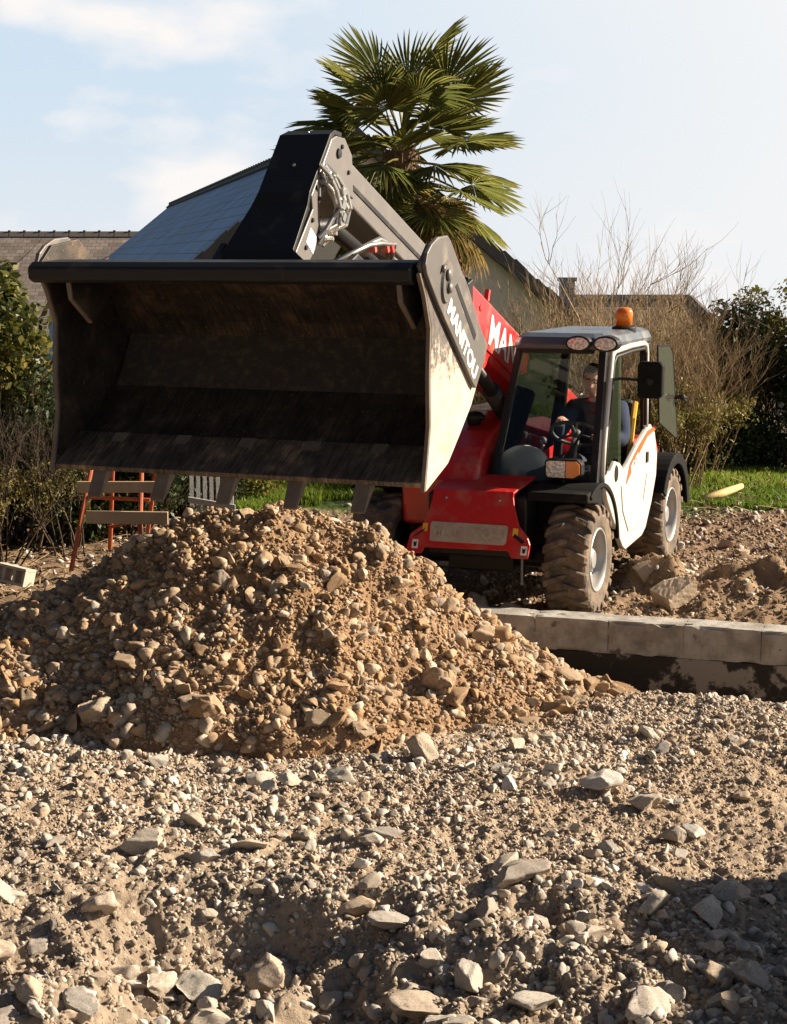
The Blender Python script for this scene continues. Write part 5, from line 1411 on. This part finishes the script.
off = 0; VV, FF, TT = [], [], []
for V_, F_, T_ in gp: VV.append(V_); FF.append(F_ + off); TT.append(T_); off += len(V_)
o = place('grass', npmesh('grass', np.concatenate(VV), np.concatenate(FF), np.concatenate(TT)), GRASSM)
tag(o, kind='stuff')
rd = random.Random(9)
paths = []
for k in range(420):
    x, y = (rd.uniform(-3.6, -1.2), rd.uniform(11.9, 15.5)) if k < 260 else (rd.uniform(2.4, 5.0), rd.uniform(16.9, 19.0))
    z0 = float(ground_z(x, y)) + .01; a = rd.uniform(0, 6.28); L_ = rd.uniform(.1, .45)
    p0 = Vector((x, y, z0)); paths.append(([p0, p0 + Vector((math.cos(a) * L_ * .5, math.sin(a) * L_ * .5, rd.uniform(.01, .07))), p0 + Vector((math.cos(a + .3) * L_, math.sin(a + .3) * L_, rd.uniform(0, .10)))], .006, .003))
Vt, Ft, Tt = twig_tubes(paths)
tag(place('dry_litter', npmesh('dry_litter', Vt, Ft, Tt), TWIG), kind='stuff')
# yellow cut log and pale stone on the grass
q = MB(); q.tube([Vector((3.20, 17.45, .05)), Vector((3.46, 17.72, .07)), Vector((3.72, 18.0, .11))], [.035, .045, .03], 12)
tag(q.build('cut_log', mat('fresh_wood', (.50, .36, .14), .75, var=.25, vscale=9), smooth=True), 'short yellow cut log lying on the grass at right', 'log')
put_stone(3.55, 17.35, .10, 'pale flat stone in the grass below the yellow log', None, False, ground_z, squash=.6)

# ------------------------------------------------------------------ palm
palm = empty('palm_tree', (.09, 19.4, -.20)); tag(palm, 'tall fan palm with green crown and brown hanging dead fronds behind the boom', 'palm tree')
q = MB(); rd = random.Random(3)
pts = [Vector((.02 * math.sin(i), .02 * math.cos(i * 2), -.3 + i * .22)) for i in range(20)]
q.tube(pts, [.13 + (.03 if i % 2 else 0) + (.03 if i > 14 else 0) for i in range(20)], 14)
for k in range(800):
    h_ = rd.uniform(1.6, 4.0); a = rd.uniform(0, 6.28); r0 = .13; dn = rd.uniform(-.35, .15)
    p0 = Vector((math.cos(a) * r0, math.sin(a) * r0, h_)); q.tube([p0, p0 + Vector((math.cos(a) * .06, math.sin(a) * .06, dn * .3)), p0 + Vector((math.cos(a) * .10, math.sin(a) * .10, dn))], [.008, .006, .002], 4)
q.build('trunk', mat('palm_fibre', (.14, .085, .045), .95, var=.4, vscale=12, bump=.6, bscale=40), palm)
PGREEN = tint_mat('palm_green', [(0, (.06, .08, .024)), (.5, (.15, .17, .045)), (.85, (.26, .24, .06)), (1, (.38, .27, .09))], .42, trans=.5, noise=.08, use_random=False)
PYEL = tint_mat('palm_yellow', [(0, (.20, .17, .03)), (.5, (.32, .24, .05)), (1, (.36, .22, .06))], .5, trans=.35, noise=.1)
PDEAD = tint_mat('palm_dead', [(0, (.20, .11, .04)), (.5, (.34, .20, .08)), (1, (.46, .31, .14))], .85, trans=.4, noise=.12)
def frond_mesh(seed, pet, rad_, span, droop, seg=38, curl=0.):
    r_ = random.Random(seed); V, F, T = [], [], []
    hub = Vector((pet, 0, 0))
    for k in range(seg):
        a = R(-span + 2 * span * k / (seg - 1)); ln = rad_ * (1 - .30 * (abs(a) / R(span)) ** 2) * r_.uniform(.90, 1.06)
        w_ = rad_ * .5 * R(2 * span / seg) * .43
        d = Vector((math.cos(a), math.sin(a), 0)); s_ = Vector((-math.sin(a), math.cos(a), 0)); tn = r_.random() * .5 + .25
        jz = r_.uniform(-.05, .05)
        def P(t, side, zz=0):
            z = -droop * (t ** 2.2) * ln - curl * abs(math.sin(a)) * t * ln * .5 + zz + jz * t * ln
            return hub + d * (ln * t * (1 - .25 * droop * t)) + s_ * side + Vector((0, 0, z))
        b = len(V)
        V += [P(0.02, 0), P(.50, -w_), P(.50, 0, -.022 * rad_ * 2), P(.50, w_), P(.80, -w_ * .55), P(.80, 0, -.018), P(.80, w_ * .55), P(1.0, 0)]
        F += [(b, b+1, b+2), (b, b+2, b+3), (b+1, b+4, b+5), (b+1, b+5, b+2), (b+2, b+5, b+6), (b+2, b+6, b+3), (b+4, b+7, b+5), (b+5, b+7, b+6)]
        T += [tn, tn, tn, tn, min(1, tn + .1), tn, min(1, tn + .1), min(1, tn + .35)]
    # stalk
    pts = [Vector((0, 0, 0)), Vector((pet * .5, 0, .02)), hub]
    Vt, Ft, _ = twig_tubes([(pts, .018, .010)])
    b = len(V); V += [Vector(p) for p in Vt]; T += [.8] * len(Vt)
    for f in Ft: F += [(f[0]+b, f[1]+b, f[2]+b), (f[0]+b, f[2]+b, f[3]+b)]
    return npmesh('frond', np.array([v[:] for v in V]), np.array(F), np.array(T))
FR = [frond_mesh(i, p_, r0, sp, dr) for i, (p_, r0, sp, dr) in enumerate([(.72, .62, 118, .12), (.62, .64, 112, .22), (.80, .58, 122, .10), (.68, .62, 110, .34)])]
FD = [frond_mesh(20 + i, p_, r0, sp, dr, 30, .5) for i, (p_, r0, sp, dr) in enumerate([(.34, .56, 55, .30), (.30, .60, 42, .45), (.40, .52, 70, .35)])]
PMIX = tint_mat('palm_browning', [(0, (.11, .12, .03)), (.45, (.18, .15, .05)), (.7, (.28, .185, .075)), (1, (.36, .24, .11))], .6, trans=.45, noise=.12)
FB = [frond_mesh(40 + i, p_, r0, sp, dr, 34, .25) for i, (p_, r0, sp, dr) in enumerate([(.55, .62, 85, .60), (.62, .58, 100, .50), (.48, .66, 70, .75)])]
def frond(me, matl, az, el, roll, base, s_, name):
    o = bpy.data.objects.new(name, me); col.objects.link(o); o.parent = palm
    if not me.materials: me.materials.append(matl)
    o.location = base
    o.rotation_mode = 'QUATERNION'
    M = Matrix.Rotation(az, 3, 'Z') @ Matrix.Rotation(-el, 3, 'Y') @ Matrix.Rotation(roll, 3, 'X')
    o.rotation_quaternion = M.to_quaternion(); o.scale = (s_,) * 3
    return o
ga = 2.39996; nf = 46
rd = random.Random(8)
for k in range(nf):
    t = k / nf
    el = R(74 - 112 * t ** .8 + rd.uniform(-9, 9))
    frond(FR[rd.randrange(4)], PGREEN, k * ga + rd.uniform(-.2, .2), el, rd.uniform(-.35, .35), (rd.uniform(-.04, .04), rd.uniform(-.04, .04), 4.02 - .35 * t), rd.uniform(.95, 1.2), 'green_frond')
ym = FR[1].copy(); ym.materials.clear(); ym.materials.append(PYEL)
for az, el in ((R(200), R(-12)), (R(250), R(-38)), (R(-40), R(-30))):
    frond(ym, PYEL, az, el, .3, (0, 0, 3.62), .95, 'yellow_frond')
gm_ = FR[3]
for k in range(6):
    frond(gm_, PGREEN, k * ga + .5, R(-32 - 30 * rd.random()), rd.uniform(-.5, .5), (0, 0, 3.55 - .3 * rd.random()), rd.uniform(.85, 1.05), 'green_frond')
for k in range(15):
    az = R(-80 + 155 * (k * .618 % 1)) if k < 14 else R(120 + 120 * (k * .618 % 1))
    frond(FB[k % 3], PMIX, az, R(-14 - 42 * rd.random()), rd.uniform(-.7, .7), (.05 * math.cos(az), .05 * math.sin(az), 3.58 - .35 * rd.random()), rd.uniform(.85, 1.12), 'browning_frond')
for k in range(40):
    az = k * ga + rd.uniform(-.3, .3)
    frond(FD[k % 3], PDEAD, az, R(-34 - 48 * rd.random()), rd.uniform(-1.2, 1.2), (.10 * math.cos(az), .10 * math.sin(az), 3.50 - .80 * rd.random()), rd.uniform(.85, 1.2), 'dead_frond')
# ------------------------------------------------------------------ houses behind
def roof_mat(name, c0, c1, row, colw, rough, spec=.5, bump=.6):
    m, nt, b = new_mat(name); n = nt.nodes.new; l = nt.links.new
    tc = n('ShaderNodeTexCoord')
    br = n('ShaderNodeTexBrick'); br.inputs['Scale'].default_value = 1.0; br.inputs['Brick Width'].default_value = colw; br.inputs['Row Height'].default_value = row
    br.inputs['Mortar Size'].default_value = .012; br.inputs['Mortar Smooth'].default_value = .3; br.inputs['Bias'].default_value = 0
    br.inputs['Color1'].default_value = c0 + (1,); br.inputs['Color2'].default_value = tuple(x * 1.25 for x in c1) + (1,); br.inputs['Mortar'].default_value = tuple(x * .25 for x in c0) + (1,)
    l(tc.outputs['UV'], br.inputs['Vector'])
    nz = n('ShaderNodeTexNoise'); nz.inputs['Scale'].default_value = .8; nz.inputs['Detail'].default_value = 6; l(tc.outputs['Object'], nz.inputs['Vector'])
    mu = n('ShaderNodeMix'); mu.data_type = 'RGBA'; mu.blend_type = 'MULTIPLY'; mu.inputs['Factor'].default_value = .7
    l(br.outputs['Color'], mu.inputs['A']); l(ramp(nt, [(.35, (.65, .62, .6)), (.65, (1.15, 1.15, 1.15))], nz.outputs['Fac']), mu.inputs['B'])
    l(mu.outputs['Result'], b.inputs['Base Color']); b.inputs['Roughness'].default_value = rough; b.inputs['Specular IOR Level'].default_value = spec
    bp = n('ShaderNodeBump'); bp.inputs['Strength'].default_value = bump; bp.inputs['Distance'].default_value = .03
    l(br.outputs['Fac'], bp.inputs['Height']); bp.invert = True; l(bp.outputs['Normal'], b.inputs['Normal'])
    return m
SLATE = roof_mat('blue_slate', (.14, .31, .56), (.17, .35, .60), .30, .40, .55, .3)
TILE = roof_mat('grey_tile', (.17, .14, .12), (.22, .185, .16), .24, .34, .7, .4)
BTILE = roof_mat('brown_tile', (.17, .13, .095), (.22, .17, .125), .22, .3, .8, .3)
RENDER = mat('beige_render', (.72, .61, .50), .95, var=.12, vscale=2.5, dirt=.2, dirt_col=(.45, .37, .29), bump=.2, bscale=120)
CREAMW = mat('cream_render', (.62, .55, .46), .95, var=.06, vscale=3)
DARKW = mat('dark_verge', (.085, .072, .065), .7, var=.3, vscale=12)
def roof_slab(name, a, b_, c, d, material, parent, th=.10):
    """a,b along the ridge; c,d along the eave below b,a"""
    a, b_, c, d = (Vector(p) for p in (a, b_, c, d))
    nr = (b_ - a).cross(d - a).normalized()
    if nr.z < 0: nr = -nr
    z = MB(); z.hexa([a, b_, c, d], [a - nr * th, b_ - nr * th, c - nr * th, d - nr * th])
    me = z.mesh(name); uv = me.uv_layers.new(name='UVMap')
    ex = (b_ - a).normalized(); ey = nr.cross(ex)
    for lp in me.loops:
        p = me.vertices[lp.vertex_index].co - a; uv.data[lp.index].uv = (p.dot(ex), p.dot(ey))
    return place(name, me, material, parent)
def gable_house(name, label, apex, yaw, half, drop, length, base, roofm, wallm, over=.12, rise=None):
    """gable towards local -y with its apex at 'apex'; the ridge runs back along local +y"""
    rt = empty(name, (apex[0], apex[1], 0), yaw); tag(rt, label, 'house')
    zt = apex[2]; ze = zt - drop
    q = MB(); q.prism([(-half + .15, base), (half - .15, base), (half - .15, ze + .02), (0, zt - .16), (-half + .15, ze + .02)], lambda p, t: Vector((p[0], t, p[1])), .12, length - .12)
    wl = q.build('walls', wallm, rt)
    L_ = length
    roof_slab('roof', (0, 0, zt), (0, L_, zt), (-half - over, L_, ze - over * drop / half), (-half - over, 0, ze - over * drop / half), roofm, rt)
    roof_slab('roof', (0, 0, zt), (0, L_, zt), (half + over, L_, ze - over * drop / half), (half + over, 0, ze - over * drop / half), roofm, rt)
    # verge boards with slightly ragged slate ends
    q = MB()
    for s_ in (-1, 1):
        k = 26
        for i in range(k):
            t0, t1 = i / k, (i + 1) / k
            x0, x1 = s_ * (half + over) * t0, s_ * (half + over) * t1
            z0, z1 = zt - drop * (half + over) / half * t0, zt - drop * (half + over) / half * t1
            up_ = .05 + .015 * ((i * 7) % 3)
            q.hexa([Vector((x0, -.05, z0 + up_)), Vector((x1, -.05, z1 + up_ - .02)), Vector((x1, -.05, z1 - .17)), Vector((x0, -.05, z0 - .17))], [Vector((x0, .10, z0 + up_)), Vector((x1, .10, z1 + up_ - .02)), Vector((x1, .10, z1 - .17)), Vector((x0, .10, z0 - .17))])
    q.build('verge', DARKW, rt)
    q = MB(); k = int(L_ / .42)
    for i in range(k):
        q.prism([(-.15, -.10), (0, .03), (.15, -.10), (.12, -.14), (-.12, -.14)], lambda p, t: Vector((p[0], t, zt + .04 + p[1])), .12 + i * (L_ - .2) / k, .12 + i * (L_ - .2) / k + (L_ - .2) / k * .90)
        q.box((0, .12 + (i + .95) * (L_ - .2) / k, zt + .06), (.09, .07, .10))
    q.build('ridge_tiles', DARKW, rt)
    return rt
def at(px, py, Y):
    """a point at a given distance, from the survey of the photograph"""
    cx, cy = px - 393.5, 512 - py
    yy = F_PX * math.cos(pitch) + cy * math.sin(pitch); zz = -F_PX * math.sin(pitch) + cy * math.cos(pitch)
    return Vector((cx * Y / yy, Y, CAM_H + zz * Y / yy))
A0 = at(356, 129, 24.0); A1 = at(170, 213, 61.0)
yaw = math.atan2(-(A1.x - A0.x), A1.y - A0.y)
h1 = gable_house('slate_house', 'long low house with a blue slate roof and pale gable behind the bucket', A0, yaw, 4.15, 3.35, (Vector((A1.x, A1.y)) - Vector((A0.x, A0.y))).length, -3.2, SLATE, RENDER)
# left: grey tiled roof seen broadside
A0 = at(-170, 233, 72); A1 = at(190, 232, 72.0)
rt = empty('tiled_house', (0, 72, 0)); tag(rt, 'house with a grey brown tiled roof at the far left', 'house')
zr = A0.z
roof_slab('roof', (A0.x, 0, zr), (A1.x, 0, zr), (A1.x, -5.6, zr - 4.0), (A0.x, -5.6, zr - 4.0), TILE, rt)
roof_slab('roof', (A0.x, 0, zr), (A1.x, 0, zr), (A1.x, 5.6, zr - 4.0), (A0.x, 5.6, zr - 4.0), TILE, rt)
q = MB(); q.prism([(-5.2, zr - 3.85), (0, zr - .15), (5.2, zr - 3.85), (5.2, -6.4), (-5.2, -6.4)], lambda p, t: Vector((t, p[0], p[1])), A0.x + .2, A1.x - .2); q.build('walls', CREAMW, rt)
q = MB(); k = 24
for i in range(k):
    x0 = A0.x + (A1.x - A0.x) * i / k; x1 = A0.x + (A1.x - A0.x) * (i + .93) / k
    q.prism([(-.28, -.2), (0, .02), (.28, -.2)], lambda p, t: Vector((t, p[0], zr + .05 + p[1])), x0, x1); q.box((x1 + .02, 0, zr + .06), (.10, .12, .11))
q.build('ridge_tiles', DARKW, rt)
q = MB(); q.box((at(12, 262, 70).x, -2.0, zr - 1.33), (.5, .5, .26)); q.build('roof_vent', DARKW, rt)
# right: low house among the shrubs, with a hipped end and a chimney
B0 = at(562, 311, 27.5); B1 = at(692, 300, 27.0)
rt = empty('hip_roof_house', (0, 27.2, 0)); tag(rt, 'low house with a dull brown roof and chimney behind the bare shrubs', 'house')
zr = B1.z; ze = zr - 2.0
roof_slab('roof', (B0.x, 0, zr), (B1.x, 0, zr), (B1.x + 1.75, -2.2, ze), (B0.x, -2.2, ze), BTILE, rt)
roof_slab('roof', (B0.x, 0, zr), (B1.x, 0, zr), (B1.x + 1.75, 2.2, ze), (B0.x, 2.2, ze), BTILE, rt)
q = MB(); q.add([(B1.x, 0, zr - .02), (B1.x + 1.75, -2.2, ze - .02), (B1.x + 1.75, 2.2, ze - .02), (B1.x, .02, zr - .14), (B1.x + 1.72, -2.15, ze - .12), (B1.x + 1.72, 2.15, ze - .12)], [(0, 1, 2), (3, 5, 4), (0, 3, 4, 1), (1, 4, 5, 2), (2, 5, 3, 0)]); q.build('roof', BTILE, rt)
q = MB(); q.prism([(-1.9, -3), (1.9, -3), (1.9, ze + .02), (0, zr - .3), (-1.9, ze + .02)], lambda p, t: Vector((t, p[0], p[1])), B0.x + .2, B1.x - .25); q.box((B1.x + .5, 0, (ze - 3) / 2), (1.8, 3.7, ze + 3.0)); q.build('walls', RENDER, rt)
q = MB(); q.tube([Vector((B1.x, 0, zr + .02)), Vector((B1.x + 1.76, -2.21, ze + .02))], .07, 6); q.tube([Vector((B0.x, 0, zr + .02)), Vector((B1.x, 0, zr + .02))], .07, 6); q.build('ridge_tiles', DARKW, rt)
c0 = at(565, 287, 27.5)
q = MB(); q.box((c0.x, 0, zr - .05), (.22, .30, .70)); q.box((c0.x, 0, zr + .32), (.28, .36, .06)); q.build('chimney', DARKW, rt)

# ------------------------------------------------------------------ site clutter at the left
RUST = mat('rusty_red_steel', (.36, .075, .022), .65, var=.3, vscale=20, dirt=.3, dirt_col=(.12, .06, .035), dscale=14)
PLANK = mat('weathered_plank', (.40, .28, .165), .8, var=.2, vscale=10, dirt=.3, dirt_col=(.22, .15, .10), bump=.3, bscale=40)
tr = empty('steel_trestle', (-2.22, 13.6, 0)); tag(tr, 'rusty red steel trestle standing in front of the dark thicket at left', 'trestle')
def loc(px, py, Y): return at(px, py, Y) - Vector((-2.22, 13.6, 0))
for (a, b_) in (((94, 455, 13.75), (71, 571, 13.35)), ((113, 455, 13.8), (110, 549, 14.0)), ((142, 455, 13.75), (139, 566, 13.35)), ((158, 455, 13.8), (146, 545, 14.0))):
    q = MB(); q.tube([loc(*a), loc(*b_)], .019, 8); q.build('leg', RUST, tr, bev=0)
q = MB(); q.tube([loc(92, 457, 13.78), loc(160, 457, 13.78)], .019, 8); q.tube([loc(110, 527, 13.7), loc(144, 519, 13.7)], .014, 8); q.tube([loc(88, 497, 13.6), loc(150, 500, 13.6)], .016, 8); q.build('crossbar', RUST, tr)
def plank(a, b_, w_, label):
    a, b_ = Vector(a), Vector(b_); c = (a + b_) / 2; d = b_ - a
    q = MB(); q.box((0, 0, 0), (d.length, .035, w_)); o = q.build('wooden_plank', PLANK, bev=.004)
    o.location = c; o.rotation_euler = d.to_track_quat('X', 'Z').to_euler(); return tag(o, label, 'plank')
plank(at(77, 487, 13.52), at(157, 487, 13.52), .09, 'upper weathered plank fixed across the rusty trestle')
plank(at(86, 517, 13.48), at(168, 518, 13.48), .10, 'lower fresh brown plank across the rusty trestle')
gr = empty('slatted_panel', (-1.45, 14.6, 0)); tag(gr, 'grey slatted panel leaning behind the top of the rubble heap', 'panel')
GW = mat('grey_wood', (.33, .32, .30), .8, var=.2, bump=.3)
def gl_(px, py, Y): return at(px, py, Y) - Vector((-1.45, 14.6, 0))
for k in range(7):
    x = 191 + k * 6.6
    q = MB(); d0, d1 = gl_(x, 458, 14.9), gl_(x + 1.5, 545, 14.4)
    q.hexa([d0 + Vector((-.016, 0, 0)), d0 + Vector((.016, 0, 0)), d0 + Vector((.016, .03, 0)), d0 + Vector((-.016, .03, 0))], [d1 + Vector((-.016, 0, 0)), d1 + Vector((.016, 0, 0)), d1 + Vector((.016, .03, 0)), d1 + Vector((-.016, .03, 0))])
    q.build('slat', GW, gr)
q = MB()
for y0, y1 in ((497, 503), (470, 466)):
    a, b_ = gl_(188, y0, 14.6), gl_(235, y1 + 2, 14.6); q.hexa([a, b_, b_ + Vector((0, .03, 0)), a + Vector((0, .03, 0))], [a + Vector((0, 0, -.05)), b_ + Vector((0, 0, -.05)), b_ + Vector((0, .03, -.05)), a + Vector((0, .03, -.05))])
q.build('rail', GW, gr)
# added box whose shadow falls into view
shadow_caster(4.0, 6.2, 3.9, 7.36, 1.55, 'unseen blue grey steel box added beyond the right edge to throw the square shadow')
